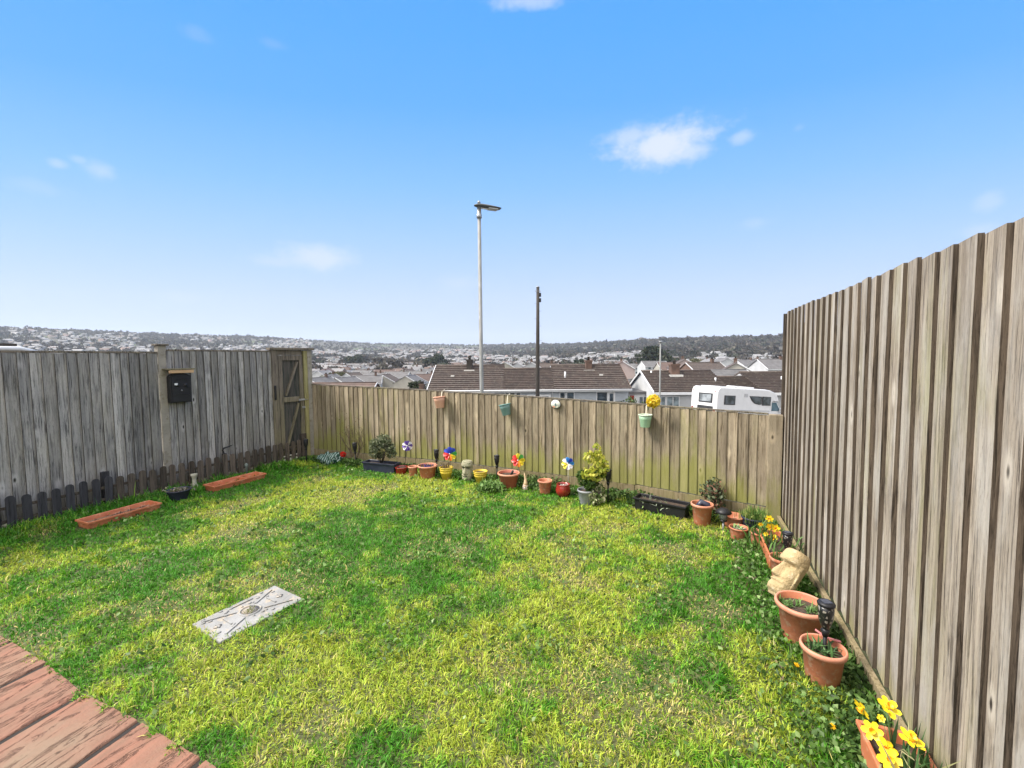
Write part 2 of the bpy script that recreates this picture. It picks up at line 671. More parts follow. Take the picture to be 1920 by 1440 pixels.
W_RIGHT_E = wood('pale_board_edge_shade', (.13, .103, .078), (.085, .067, .05), (.03, .024, .018), vary=.2, knot=False)  # dark edge colour paints in the shaded side of each board
W_CONC = mat('concrete_post', (.26, .24, .205), (.19, .175, .15), 7, .9, .004, 60, c3=(.16, .14, .10))


def boards(mb, x0, x1, zb, zt, pitch, th, lap=.012, jit=.003, thick_hi=True, y0=0.0, yfn=None):
    """feather-edged vertical boards from x0 to x1, y0 = back face, faces towards -y"""
    n = max(1, round((x1 - x0) / pitch))
    p = (x1 - x0) / n
    cuts = [x0 + i * p + (random.uniform(-.09, .09) * p if 0 < i < n else 0) for i in range(n + 1)]
    for i in range(n):
        a = cuts[i]
        b = cuts[i + 1] + lap
        a += random.uniform(-.0015, .0015)
        if not thick_hi:
            a, b = a - lap, b - lap
        za = zb(a) + random.uniform(-jit, jit)
        zz = random.uniform(-jit, jit)
        ta, tb = (.004, th) if thick_hi else (th, .004)
        la, lb = (0, .007) if thick_hi else (.007, 0)
        w = random.uniform(-.0015, .0015)
        ya = y0 + (yfn(a) if yfn else 0)
        yb = y0 + (yfn(b) if yfn else 0)
        lean = random.uniform(-.002, .002)
        nz = 7
        vs = []
        for k in range(nz + 1):
            f = k / nz
            cup = random.uniform(-.0012, .0012) + .002 * math.sin(f * 3.1 + i)
            for (x, y, zl, zh) in ((a, ya - la, 0, 0), (b, yb - lb, 0, 0), (b, yb - lb - tb + w + cup, 0, 0), (a, ya - la - ta, 0, 0)):
                zt_ = zt(x) + zz
                vs.append((x + lean * f * 2, y, za + (zt_ - za) * f))
        fs = [(3, 2, 1, 0), (nz * 4, nz * 4 + 1, nz * 4 + 2, nz * 4 + 3)]
        for k in range(nz):
            for q in range(4):
                q2 = (q + 1) % 4
                fs.append((k * 4 + q, k * 4 + q2, k * 4 + 4 + q2, k * 4 + 4 + q))
        b0_ = len(mb.m)
        mb.add(vs, fs)
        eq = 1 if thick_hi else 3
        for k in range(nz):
            mb.m[b0_ + 2 + k * 4 + eq] = 1  # thick edge faces take the painted-shade material
    return mb


def fence_root(name, p0, p1, label):
    return empty(name, (p0.x, p0.y, 0), math.atan2(p1.y - p0.y, p1.x - p0.x), label, 'fence')


# left boarded fence
LL = (LF1 - LF0).length
fl = fence_root('board_fence', LF0, LF1, 'tall grey weathered board fence on the left, running back to the gate')
sp, zp, _ = onplane(311, 800, LF0, LF1)
XP = sp
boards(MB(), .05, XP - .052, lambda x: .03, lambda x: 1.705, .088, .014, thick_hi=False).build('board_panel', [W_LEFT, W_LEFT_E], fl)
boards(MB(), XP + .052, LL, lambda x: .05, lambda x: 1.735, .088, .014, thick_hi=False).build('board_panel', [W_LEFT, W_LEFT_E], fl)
MB().b2((0, -.018, 1.7055), (XP - .05, .03, 1.728)).build('top_rail', W_POSTG if False else W_GATE, fl, bevel=.002)
MB().b2((XP + .05, -.018, 1.7355), (LL, .03, 1.757)).build('top_rail', W_GATE, fl, bevel=.002)
for zz in (.45, 1.1, 1.55):
    MB().b2((0, .009, zz - .035), (LL, .05, zz + .035)).build('back_rail', W_LEFT, fl)
pp = MB().b2((XP - .045, -.016, 0), (XP + .045, .075, 1.80))
pst = pp.build('post', W_CONC, fl, bevel=.006)
MB().b2((XP - .066, -.04, 1.801), (XP + .066, .09, 1.822)).build('post_cap', W_GATE, pst, bevel=.004)
MB().b2((0, -.012, -.03), (LL, .02, .05)).build('gravel_board', W_GRAVEL, fl)

# gate, carrying on from the left fence
GP0 = LF1 + ldir * .04
GP1 = Vector((BK[0].x - .045, BK[0].y + .03))
gt = empty('garden_gate', (GP0.x, GP0.y, 0), math.atan2(GP1.y - GP0.y, GP1.x - GP0.x),
           'ledged and braced brown garden gate in a timber frame between the two fences', 'gate')
GL = (GP1 - GP0).length
MB().b2((-.07, -.05, 0), (.02, .05, 1.765)).build('post', W_GATE, gt, bevel=.004)
MB().b2((GL - .115, -.055, 0), (GL - .055, .045, 1.76)).build('post', W_POSTG, gt, bevel=.004)
MB().b2((GL - .052, -.05, 0), (GL + .02, .05, 1.762)).build('post', W_CONC, gt, bevel=.004)
MB().b2((-.10, -.085, 1.768), (GL + .05, .07, 1.802)).build('head_beam', W_GATE, gt, bevel=.005)
MB().b2((.022, -.03, 1.69), (GL - .132, .02, 1.765)).build('head_rail', W_GATE, gt, bevel=.003)
g0, g1 = .03, GL - .122
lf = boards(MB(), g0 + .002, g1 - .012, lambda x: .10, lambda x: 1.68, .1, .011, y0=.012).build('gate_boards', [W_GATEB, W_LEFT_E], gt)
MB().b2((g0, -.034, .10), (g0 + .06, .0, 1.683)).build('stile', W_GATE, gt, bevel=.003)
MB().b2((g1 - .055, -.034, .10), (g1, .0, 1.683)).build('stile', W_GATE, gt, bevel=.003)
for z in (1.645, .985, .20):
    MB().b2((g0 + .062, -.031, z - .04), (g1 - .057, -.001, z + .04)).build('ledge', W_GATE, gt, bevel=.003)
for za, zb in ((1.03, 1.6), (.245, .94)):
    MB().bar((g0 + .10, -.016, za + .02), (g1 - .085, -.016, zb - .02), .026, .062, up=(0, 1, 0)).build('brace', W_GATE, gt, bevel=.002)
lt = MB().b2((g1 - .09, -.05, .955), (g1 + .06, -.038, .985)).tube([(g1 - .05, -.055, .97), (g1 + .05, -.055, .97)], .006, 6)
lt.build('bolt', M_METAL, gt)
MB().b2((g1 - .04, -.052, .83), (g1 + .07, -.036, .86)).build('catch', M_METAL, gt)
MB().b2((-.055, -.075, 1.0), (-.03, -.052, 1.22)).build('hinge_strap', M_BLACK, gt)

# low back fence
blen = [0]
for i in range(4):
    blen.append(blen[-1] + (BK[i + 1] - BK[i]).length)
fb = fence_root('low_board_fence', BK[0], BK[-1], 'low brown board fence with green algae across the back of the lawn')
bdir = (BK[-1] - BK[0]).normalized()
bnor = Vector((-bdir.y, bdir.x))
bx = [(p - BK[0]).dot(bdir) for p in BK]
by = [(p - BK[0]).dot(bnor) for p in BK]
bfy = lambda x: float(np.interp(x, bx, by))
bfz = lambda x: float(np.interp(x, bx, BKZ))
for i in range(4):
    a, b = bx[i] + .003, bx[i + 1] - .003
    if i == 3:
        b = bx[4] - .13
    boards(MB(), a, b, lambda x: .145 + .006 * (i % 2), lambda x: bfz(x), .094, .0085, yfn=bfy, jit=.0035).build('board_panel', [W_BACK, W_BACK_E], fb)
    c1 = MB().bar((a, bfy(a) + .004, bfz(a) + .0105), (b, bfy(b) + .004, bfz(b) + .0105), .038, .016)
    c1.build('top_rail', W_GATE, fb, bevel=.002)
    MB().bar((a, bfy(a) + .004, .055), (b, bfy(b) + .004, .055), .028, .17).build('gravel_board', W_GRAVEL, fb, bevel=.003)
    for zz in (.35, .9):
        MB().bar((a, bfy(a) + .03, zz), (b, bfy(b) + .03, zz), .04, .07).build('back_rail', W_BACK, fb)
    MB().b2((bx[i] - .04, bfy(bx[i]) + .052, 0), (bx[i] + .04, bfy(bx[i]) + .13, 1.0)).build('post', W_BACK, fb)
MB().b2((bx[4] - .13, by[4] - .03, -.02), (bx[4] - .012, by[4] + .055, 1.045)).build('end_post', W_BACK, fb, bevel=.004)

# tall right fence
fr = fence_root('tall_board_fence', RF0, RF1, 'tall pale feather edge board fence rising along the right side of the garden')
RL = (RF1 - RF0).length
for i, (a, b) in enumerate(((0.0, 5.5),)):
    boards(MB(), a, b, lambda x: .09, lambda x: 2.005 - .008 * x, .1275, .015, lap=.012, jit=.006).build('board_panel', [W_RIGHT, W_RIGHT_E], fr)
    MB().b2((a, -.05, -.02), (b, -.022, .088)).build('gravel_board', W_GRAVEL, fr, bevel=.003)
    for zz in (.4, 1.1, 1.75):
        MB().b2((a, .009, zz - .04), (b, .05, zz + .04)).build('back_rail', W_RIGHT, fr)
    MB().b2((a - .04, .052, 0), (a + .04, .13, 1.9)).build('post', W_RIGHT, fr)
MB().b2((-.022, -.03, 0), (-.004, .06, 1.99)).build('end_strip', W_PICKET, fr, bevel=.002)

# picket edging in front of the left fence
PK0, PK1 = G(-70, 1015.3), G(572, 860.1)
pd = (PK1 - PK0).normalized()
pk = empty('picket_edging', PK0 - pd * 1.6, math.atan2(pd.y, pd.x), 'knee high round topped picket edging in front of the grey fence', 'picket fence')
PL = (PK1 - PK0).length + 1.6
n = int(PL / .103)
gm, bm_ = MB(), MB()
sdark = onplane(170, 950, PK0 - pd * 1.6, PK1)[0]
for i in range(n):
    x = .05 + i * .103
    h = .325 + random.uniform(-.014, .014)
    w = .033
    lean = random.uniform(-.006, .006)
    pts = [(x - w, -.015), (x + w, -.015), (x + w + lean, h - .03)]
    for k in range(1, 6):
        an = math.pi * k / 6
        pts.append((x + lean + w * math.cos(an), h - .03 + .03 * math.sin(an)))
    pts.append((x - w + lean, h - .03))
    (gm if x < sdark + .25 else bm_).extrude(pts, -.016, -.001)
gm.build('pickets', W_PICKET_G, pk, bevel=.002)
bm_.build('pickets', W_PICKET, pk, bevel=.002)
for z in (.085, .215):
    MB().b2((0, .0, z - .014), (PL - .03, .016, z + .014)).build('rail', W_PICKET, pk, bevel=.002)
sl = onplane(574, 830, PK0 - pd * 1.6, PK1)[0]
MB().b2((PL - .05, -.03, 0), (PL + .02, .03, .42)).build('end_post', W_PICKET, pk, bevel=.004)
for px, hh, w, nm in ((197, .385, .07, 'charcoal stub post standing behind the picket edging near the long trough'),
                      (423, .33, .05, 'small brown stub post with a bird shaped hook behind the pickets')):
    s, _, p = onplane(px, 900, PK0 - pd * 1.6, PK1, -.05)
    mb = MB().b2((-w / 2, -.02, -.02), (w / 2, .02, hh))
    r = empty('stub_post', (p.x, p.y, 0), math.atan2(pd.y, pd.x), nm, 'post')
    mb.build('post', W_PICKET_G, r, bevel=.003)
    if px > 400:
        MB().tube([(0, 0, hh), (-.02, 0, hh + .05), (.0, 0, hh + .075), (.07, 0, hh + .085), (.12, 0, hh + .10)], [.008, .01, .013, .01, .004], 6).build('hook', M_BLACK, r)

# loose stones between pickets and fence
for i in range(46):
    s = random.uniform(1.2, PL - .1)
    base = PK0 - pd * 1.6 + pd * s
    nn = Vector((-pd.y, pd.x, 0))
    p = base + nn * random.uniform(.04, .13)
    r = random.uniform(.02, .042)
    mb = MB()
    bm = bmesh.new()
    bmesh.ops.create_icosphere(bm, subdivisions=2, radius=r)
    for v in bm.verts:
        q = v.co.normalized()
        v.co = Vector((v.co.x * 1.25, v.co.y, v.co.z * .8)) * (1 + .28 * mnoise.noise(q * 1.7 + Vector((i * 3.1, 0, 0))))
    mb.add([v.co for v in bm.verts], [[v.index for v in f.verts] for f in bm.faces], 0, True)
    bm.free()
    o = mb.build('pebble', mat('pale_pebble', (.40, .37, .31), (.27, .24, .19), 20, .85, .002), None, (p.x, p.y, r * .5))
    o.rotation_euler = (0, 0, random.uniform(0, 6))
    tag(o, 'rounded pale stone lying between the pickets and the grey fence', 'stone', 'loose stones behind the picket edging')

# letter box on the left fence
s0, _, p0 = onplane(333, 727, LF0, LF1, .02)
zc = p0.z
w2, ht = .118, .185
mbx = empty('letter_box', (p0.x, p0.y, zc), math.atan2(ldir.y, ldir.x), 'black arch topped letter box fixed high on the grey fence', 'letter box')
arch = [(-w2, -ht), (w2, -ht), (w2, ht - .05)] + [(w2 * math.cos(math.pi * k / 10), ht - .05 + .05 * math.sin(math.pi * k / 10)) for k in range(1, 10)] + [(-w2, ht - .05)]
MB().extrude(arch, -.085, -.003).build('body', M_BLACK, mbx, bevel=.006)
arch2 = [(x * .86, z * .9 - .004) for x, z in arch]
MB().extrude(arch2, -.094, -.0865).build('door', M_BLACK, mbx, bevel=.004)
mb = MB()
for zz, ww in ((.085, .07), (-.01, .085), (-.10, .085)):
    mb.tube([(ww * math.cos(math.pi * k / 12), -.096, zz + .03 * math.sin(math.pi * k / 12)) for k in range(13)], .004, 6)
for cx in (-.045, .045):
    mb.lathe([(0, .012), (.02, .008), (.026, 0)], 12, (cx, -.0945, .035), rot=Matrix.Rotation(R(90), 3, 'X'))
mb.build('relief_ornament', M_BLACK, mbx)
MB().b2((-.075, -.105, .05 - .012), (-.045, -.0945, .05 + .012)).build('white_tag', M_WHITE, mbx)
MB().lathe([(.0, .012), (.007, .01), (.009, 0)], 12, (.0, -.0945, -.03), rot=Matrix.Rotation(R(90), 3, 'X')).build('lock', M_METAL, mbx)
MB().b2((-.16, -.15, ht + .045), (.14, -.0, ht + .062)).build('shelter_board', W_GATE, mbx, bevel=.003)
MB().b2((-.145, -.145, ht + .004), (.125, -.125, ht + .042)).build('shelter_fascia', mat('pine_offcut', (.45, .30, .17), (.36, .23, .13), 6, .8, stretch=(1, 1, 8)), mbx, bevel=.003)

# ================================================================== GROUND
XS = [-900, 0, 280, 490, 700, 900, 1060, 1240, 1470, 3000]
ES = [66, 66, 52, 44, 30, 25, 24, 31, 33, 33]
RE = [2200, 2200, 2300, 2400, 2800, 2700, 2000, 1500, 1350, 1350]
ZR = [0, 8.2, 10, 14, 22, 28, 34, 40, 50, 80, 150, 300, 500]
ZZ = [-.06, -.06, -.7, -1.5, -2.6, -3.15, -3.45, -3.6, -5.2, -8.2, -10.3, -11.5, -10]


def terr(X, Y):
    X = np.asarray(X, float)
    Y = np.asarray(Y, float)
    r = np.hypot(X, Y)
    a = np.arctan2(X, np.maximum(Y, 1e-3))
    a = np.clip(a, -1.05, 1.05)
    px = 960 + 800 * np.tan(a)
    E = np.interp(px, XS, ES)
    Re = np.interp(px, XS, RE)
    z1 = np.interp(r, ZR, ZZ)
    yy = r * np.cos(a)
    e5 = (-10 - 1.6) * 800 / (500 * np.cos(a))
    t = np.clip((np.log(np.maximum(r, 1)) - math.log(500)) / (np.log(Re) - math.log(500)), 0, 1)
    wob = (fbm(X / 260 + 50, Y / 260 + 50, 3, 3) - .5) * 9 * np.sin(np.pi * t)
    e = e5 + (E - e5) * t + wob * .8
    yc = np.minimum(r, Re) * np.cos(a)
    z2 = 1.6 + e * yc / 800 - np.maximum(r - Re, 0) * .05
    z = np.where(r < 500, z1, z2)
    z = z + np.where(r > 60, (fbm(X / 45 + 9, Y / 45, 8, 3) - .5) * 2.4 * np.clip((r - 60) / 200, 0, 1), 0)
    return z


def tz(x, y):
    return float(terr(x, y))


rad = np.concatenate([[0.5], np.linspace(4, 46, 26), np.geomspace(50, 4200, 110)])
ang = np.concatenate([np.linspace(-math.pi, -1.2, 14)[:-1], np.linspace(-1.2, 1.2, 260), np.linspace(1.2, math.pi, 14)[1:]])
RR, AA = np.meshgrid(rad, ang, indexing='ij')
X = RR * np.sin(AA)
Y = RR * np.cos(AA)
Z = terr(X, Y)
V = np.stack([X, Y, Z], -1).reshape(-1, 3)
na = len(ang)
ii, jj = np.meshgrid(np.arange(len(rad) - 1), np.arange(na - 1), indexing='ij')
b = (ii * na + jj).ravel()
F1 = np.stack([b, b + na, b + na + 1, b + 1], -1)
c0 = np.stack([np.zeros(1, int) + 0, np.array([na // 3]), np.array([2 * na // 3])], -1)
tm = NT('hillside_ground')
co = tm.n('ShaderNodeTexCoord').outputs['Object']
f1 = tm.mr(tm.noise(co, .012, 5, .6), .42, .58)
f2 = tm.mr(tm.noise(co, .06, 5, .65), .4, .6)
c = tm.mix(f1, (.06, .06, .042), (.052, .045, .04))
c = tm.mix(f2, c, (.085, .08, .07))
f3 = tm.mr(tm.noise(tm.vmap(co, (1, 1, 1), (400, 80, 0)), .007, 4, .5), .55, .62)
c = tm.mix(f3, c, (.07, .09, .042))
tm.base(c)
tm.b.inputs['Roughness'].default_value = .95
tm.b.inputs['Specular IOR Level'].default_value = .1
MATS['hill'] = tm.m
g = npmesh('terrain', V, [F1], tm.m, smooth_=True)
tag(g, kind='structure')

# garden soil sheet
tm = NT('lawn_soil')
co = tm.n('ShaderNodeTexCoord').outputs['Object']
c = tm.mix(tm.mr(tm.noise(co, 3, 5), .35, .65), (.05, .07, .018), (.075, .07, .03))
c = tm.mix(tm.mr(tm.noise(co, 45, 4), .45, .65), c, (.10, .12, .04))
tm.base(c)
tm.b.inputs['Roughness'].default_value = .95
tm.bump(tm.noise(co, 60, 4), .01)
GARDEN = [(-6.9, -.5), (LF0.x - .05, LF0.y), (LF1.x - .05, LF1.y + .05), (BK[0].x - .05, BK[0].y + .05), (BK[1].x, BK[1].y + .05), (BK[2].x, BK[2].y + .05),
          (BK[3].x, BK[3].y + .05), (2.62, 4.02), (RF1.x + .05, RF1.y), (.4, -1.5), (-4, -1.5)]
gx, gy = np.meshgrid(np.linspace(-7.2, 2.9, 160), np.linspace(-1.6, 7.3, 140), indexing='ij')


def inpoly(x, y, poly):
    x = np.asarray(x)
    y = np.asarray(y)
    c = np.zeros(x.shape, bool)
    n = len(poly)
    for i in range(n):
        x1, y1 = poly[i][0], poly[i][1]
        x2, y2 = poly[(i + 1) % n][0], poly[(i + 1) % n][1]
        m = ((y1 > y) != (y2 > y)) & (x < (x2 - x1) * (y - y1) / (y2 - y1 + 1e-12) + x1)
        c ^= m
    return c


mb = MB()
mb.add([(p[0], p[1], 0) for p in GARDEN] + [(p[0], p[1], -.3) for p in GARDEN],
       [tuple(range(len(GARDEN)))] + [(i, i + len(GARDEN), (i + 1) % len(GARDEN) + len(GARDEN), (i + 1) % len(GARDEN)) for i in range(len(GARDEN))])
tag(mb.build('lawn', tm.m), kind='structure')

# patio of imprinted concrete planks
PD = Vector((math.sin(R(19)), math.cos(R(19))))
PN = Vector((PD.y, -PD.x))
EDGE = [(-3.5, 2.60), (-3.013, 2.407), (-2.501, 2.181), (-2.096, 1.97), (-1.68, 1.805), (-1.193, 1.589), (-.6, 1.27), (.2, .6)]
tm = NT('imprinted_terracotta_concrete')
co = tm.n('ShaderNodeTexCoord').outputs['Object']
rp = tm.t.nodes.new('ShaderNodeMapping')
rp.inputs['Rotation'].default_value = (0, 0, R(19))
tm.l(co, rp.inputs[0])
v = tm.vmap(rp.outputs[0], (6, 1.2, 6))
nz = tm.noise(v, 1.5, 7, .62, 1.2)
c = tm.mix(tm.mr(nz, .32, .68), (.235, .105, .066), (.165, .088, .055))
c = tm.mix(tm.mr(tm.noise(co, 2.2, 4), .45, .7), c, (.19, .13, .085))
cr1 = tm.math('ABSOLUTE', tm.math('SUBTRACT', tm.noise(tm.vmap(rp.outputs[0], (7, 1.3, 6), (4, 4, 0)), 1.3, 7, .66, 1.0), .5))
c = tm.mix(tm.mr(cr1, .006, .001), c, (.14, .07, .05))
c = tm.mix(tm.mr(tm.noise(tm.vmap(rp.outputs[0], (26, 9, 6), (4, 4, 0)), 2.2, 7, .75, .6), .5, .8), c, (.20, .105, .07))
tm.base(c)
tm.b.inputs['Roughness'].default_value = .6
tm.b.inputs['Specular IOR Level'].default_value = .35
tm.bump(tm.math('ADD', tm.mr(cr1, 0, .02), tm.math('ADD', nz, tm.math('MULTIPLY', tm.noise(co, 90, 4, .7), .4))), .005)
pv, pf = [], []
off = 0
slot = -3.05 - .445 * 4
ey = np.array([(Vector(e).dot(PN), Vector(e).dot(PD)) for e in EDGE])
for k in range(13):
    a = slot + k * .445 + .012
    w = .445 - .024
    nu = 60
    us = np.linspace(0, w, nu)
    end = np.interp(a + us, ey[:, 0], ey[:, 1])
    nv = 230
    vv = np.linspace(0, 1, nv)
    U, T = np.meshgrid(us, vv, indexing='ij')
    L0 = -2.2
    Vv = L0 + (end[:, None] - L0) * T
    UU = a + U
    n_ = fbm(UU * 7 + Vv * 1.8 + 30 + k * 3, Vv * 2.2 + 9 + k * 5, 21, 6)
    q = n_ * 8
    terr_ = np.floor(q) + np.clip((q - np.floor(q) - .9) / .1, 0, 1)
    h = .0014 * terr_ + .004 * fbm(UU * 30, Vv * 9, 5, 3)
    ed = np.minimum(np.minimum(U, w - U) / .008, 1)
    h = .006 + h * ed - .010 * (1 - ed)
    Xp = UU * PN.x + Vv * PD.x
    Yp = UU * PN.y + Vv * PD.y
    pv.append(np.stack([Xp, Yp, h], -1).reshape(-1, 3))
    i_, j_ = np.meshgrid(np.arange(nu - 1), np.arange(nv - 1), indexing='ij')
    bb = (i_ * nv + j_).ravel() + off
    pf.append(np.stack([bb, bb + nv, bb + nv + 1, bb + 1], -1))
    off += nu * nv
pt = npmesh('patio', np.concatenate(pv), [np.concatenate(pf)], tm.m, smooth_=True)
tag(pt, kind='structure')
mb = MB().add([(p[0], p[1], .003) for p in EDGE] + [(-.2, -2, .003), (-5.0, -1.0, .003)], [tuple(range(len(EDGE) + 2))])
tag(mb.build('patio_bed', mat('dark_joint', (.02, .015, .012), (.012, .009, .008), 20, .9)), kind='structure')

# ================================================================== STREET AND HOUSES
def pos(px, D):
    """point on the terrain in the photo column px at depth D"""
    x = (px - 960) / 800 * D
    return x, D, tz(x, D)


rd = MB()
pts = [(-60, 25.5), (-30, 24.6), (0, 24.0), (15, 24.4), (30, 26.0), (60, 34.0)]
for w0, w1, zo, mi in ((-3.4, 3.4, .03, 0), (3.4, 5.2, .14, 1), (-5.2, -3.4, .14, 1)):
    vs = []
    for i in range(61):
        x = -60 + 2 * i
        y = float(np.interp(x, [p[0] for p in pts], [p[1] for p in pts]))
        zc_ = max(tz(x, y + w0), tz(x, y + w1), tz(x, y)) + zo
        vs += [(x, y + w0, zc_), (x, y + w1, zc_), (x, y + w1, zc_ - .6), (x, y + w0, zc_ - .6)]
    rd.add(vs, [(i * 4 + q, i * 4 + (q + 1) % 4, i * 4 + 4 + (q + 1) % 4, i * 4 + 4 + q) for i in range(60) for q in range(4)], mi)
tag(rd.build('road', [mat('asphalt', (.055, .055, .058), (.04, .04, .042), 8, .9, .004, 200), mat('pavement_concrete', (.22, .215, .2), (.16, .155, .15), 4, .9, .003, 100)]), kind='structure')

M_ROOF = mat('brown_roof_tile', (.082, .060, .052), (.052, .040, .037), 1.6, .85, .006, 30, c3=(.13, .115, .095))
M_ROOF_G = mat('grey_roof_tile', (.14, .135, .14), (.09, .088, .09), 1.1, .8)
M_ROOF_R = mat('red_brown_roof_tile', (.115, .075, .062), (.08, .055, .048), 1.1, .8)
M_ROOF_P = mat('pale_roof_tile', (.19, .185, .19), (.14, .135, .14), .6, .7)
M_LEAD = mat('pale_flashing', (.62, .61, .58), (.48, .47, .44), 6, .7)


def roof_mb(mb, x0, x1, y0, y1, ze, rise, over=.35, courses=13, step=.14, gab=.12):
    ym = (y0 + y1) / 2
    for sgn, ya in ((1, y0 - over), (-1, y1 + over)):
        half = abs(ym - ya)
        slope = rise / abs(ym - (y0 if sgn == 1 else y1))
        zb = ze - slope * over
        for i in range(courses):
            f0 = i / courses
            f1 = (i + 1) / courses + .012
            a = (ya + sgn * half * f0, zb + slope * half * f0)
            c = (ya + sgn * half * min(f1, 1), zb + slope * half * min(f1, 1))
            mb.add([(x0 - gab, a[0], a[1] + step), (x1 + gab, a[0], a[1] + step), (x1 + gab, c[0], c[1] + .004), (x0 - gab, c[0], c[1] + .004),
                    (x0 - gab, a[0], a[1] - .05), (x1 + gab, a[0], a[1] - .05), (x1 + gab, c[0], c[1] - .06), (x0 - gab, c[0], c[1] - .06)],
                   [(0, 1, 2, 3), (7, 6, 5, 4), (0, 4, 5, 1), (1, 5, 6, 2), (2, 6, 7, 3), (3, 7, 4, 0)])
    mb.tube([(x0 - gab, ym, ze + rise + .02), (x1 + gab, ym, ze + rise + .02)], .12, 8)
    return mb


def wall_mb(mb, x0, x1, y0, y1, zb, ze, rise):
    ym = (y0 + y1) / 2
    mb.extrude([(y0, zb), (y1, zb), (y1, ze - .04), (ym, ze + rise - .08), (y0, ze - .04)], x0, x1, axis='x')
    return mb


def window(parent, x0, x1, z0, z1, y, glass_=None, mull=1, frame=None, trans=False, fy=-1):
    fr_ = MB()
    t = .06
    f = .03
    ya, yb = (y - f, y + .05) if fy < 0 else (y - .05, y + f)
    fr_.b2((x0, ya, z0), (x0 + t, yb, z1))
    fr_.b2((x1 - t, ya, z0), (x1, yb, z1))
    fr_.b2((x0 + t, ya, z1 - t), (x1 - t, yb, z1))
    fr_.b2((x0 + t, ya, z0), (x1 - t, yb, z0 + t))
    for k in range(1, mull + 1):
        xm = x0 + (x1 - x0) * k / (mull + 1)
        fr_.b2((xm - t / 2, ya, z0 + t), (xm + t / 2, yb, z1 - t))
    w = fr_.build('window', frame or M_WHITE, parent)
    MB().b2((x0 + .03, y - .012, z0 + .03), (x1 - .03, y - .004, z1 - .03)).build('pane', glass_ or M_GLASS, w)
    MB().b2((x0 - .05, y - .09, z0 - .05), (x1 + .05, y - .001, z0 - .003)).build('sill', M_WHITE, w)
    return w


def chimney(roof, x, y, z0, z1, w=.55, m=None, pots=1, flash=True):
    mb = MB().b2((x - w / 2, y - w / 2, z0 - .8), (x + w / 2, y + w / 2, z1 - .16)).b2((x - w / 2 - .05, y - w / 2 - .05, z1 - .158), (x + w / 2 + .05, y + w / 2 + .05, z1))
    c = mb.build('chimney', m or M_BRICK, roof)
    for k in range(pots):
        xx = x + (k - (pots - 1) / 2) * .3
        MB().lathe([(.13, z1 + .001), (.12, z1 + .3), (.15, z1 + .34), (.0, z1 + .36)], 12, (xx, y, 0)).build('chimney_pot', M_TAR, c)
    if flash:
        MB().b2((x - w / 2 - .22, y - w / 2 - .3, z0 - .32), (x + w / 2 + .22, y - w / 2 - .003, z0 - .08)).build('flashing', M_LEAD, c)
    return c


# --- bungalow straight beyond the low fence
D1 = 38.0
X0, X1 = -7.4, 10.35
b1 = empty('bungalow', (0, D1, 0), R(-1.0), 'long pale blue bungalow with brown tiled roof straight beyond the low fence', 'bungalow')
ZE, RS, DP = -1.02, 1.95, 8.0
w_ = wall_mb(MB(), X0, -.8, 0, DP, -4.4, ZE, RS)
wall_mb(w_, -.798, 3.7, 0, DP - 1.5, -4.4, ZE, RS * .82)
wall_mb(w_, 3.702, X1, 0, DP, -4.4, ZE, RS)
w_.build('wall', M_WALL_BLUE, b1)
rb = roof_mb(MB(), X0, -.9, 0, DP, ZE, RS)
roof_mb(rb, -.65, 3.6, 0, DP - 1.5, ZE, RS * .815)
roof_mb(rb, 3.85, X1, 0, DP, ZE, RS * .97)
ro = rb.build('roof', M_ROOF, b1)
chimney(ro, -4.15, 3.4, .62, 1.55, .55, M_TAR)
chimney(ro, 7.35, 3.4, .5, 1.35, .6)
MB().bar((X0 - .16, -.38, ZE - .12), (X0 - .16, DP / 2, ZE + RS + .06), .05, .09).build('verge', M_WHITE, b1)
MB().bar((X1 + .16, -.38, ZE - .12), (X1 + .16, DP / 2, ZE + RS + .0), .04, .08).build('verge', M_BRICK, b1)
MB().b2((X0 - .2, -.43, ZE - .36), (X1 + .2, -.38, ZE - .16)).build('fascia', M_WHITE, b1)
MB().tube([(X0 - .2, -.49, ZE - .20), (X1 + .2, -.49, ZE - .20)], .055, 8).build('gutter', M_WHITE, b1)
for x in (-.6, 3.6, 9.0):
    MB().tube([(x, -.42, ZE - .25), (x, -.06, ZE - .55), (x, -.06, -4)], .035, 8).build('downpipe', M_WHITE, b1)
for px0, px1, m, gl in ((829, 861, 1, M_GLASS2), (945, 966, 0, M_GLASS), (967, 977, 0, M_GLASS), (1049, 1060, 0, M_GLASS), (1062, 1077, 0, M_GLASS), (1118, 1139, 0, M_GLASS)):
    window(b1, (px0 - 960) * D1 / 800, (px1 - 960) * D1 / 800, ZE - 1.55, ZE - .42, 0, gl, m)
MB().b2((1.3, -.10, -4.2), (3.45, -.004, ZE - .62)).build('garage_door', M_WHITE, b1)
MB().b2((1.45, -.13, -3.4), (3.25, -.105, ZE - .78)).build('garage_window', M_GLASS, b1)
for px0, px1 in ((907, 927), (1140, 1153)):
    xa, xb = (px0 - 960) * D1 / 800, (px1 - 960) * D1 / 800
    d = MB().b2((xa, -.04, -3.7), (xb, -.003, ZE - .42)).build('door', M_WHITE, b1)
    MB().b2((xa + .12, -.055, -2.3), (xb - .12, -.043, ZE - .58)).build('door_glass', M_GLASS, d)
MB().lathe([(.12, 0), (.1, .06), (0, .08)], 12, (-4.9, -.02, ZE - .6), rot=Matrix.Rotation(R(90), 3, 'X')).build('wall_lamp', M_WHITE, b1)
for x, y, h in ((-5.6, 1.9, .12), (8.3, 1.9, .10)):
    z = ZE + RS * y / (DP / 2)
    MB().b2((x - .16, y - .1, z - .1), (x + .16, y + .1, z + h + .05)).build('roof_vent', M_LEAD, ro)
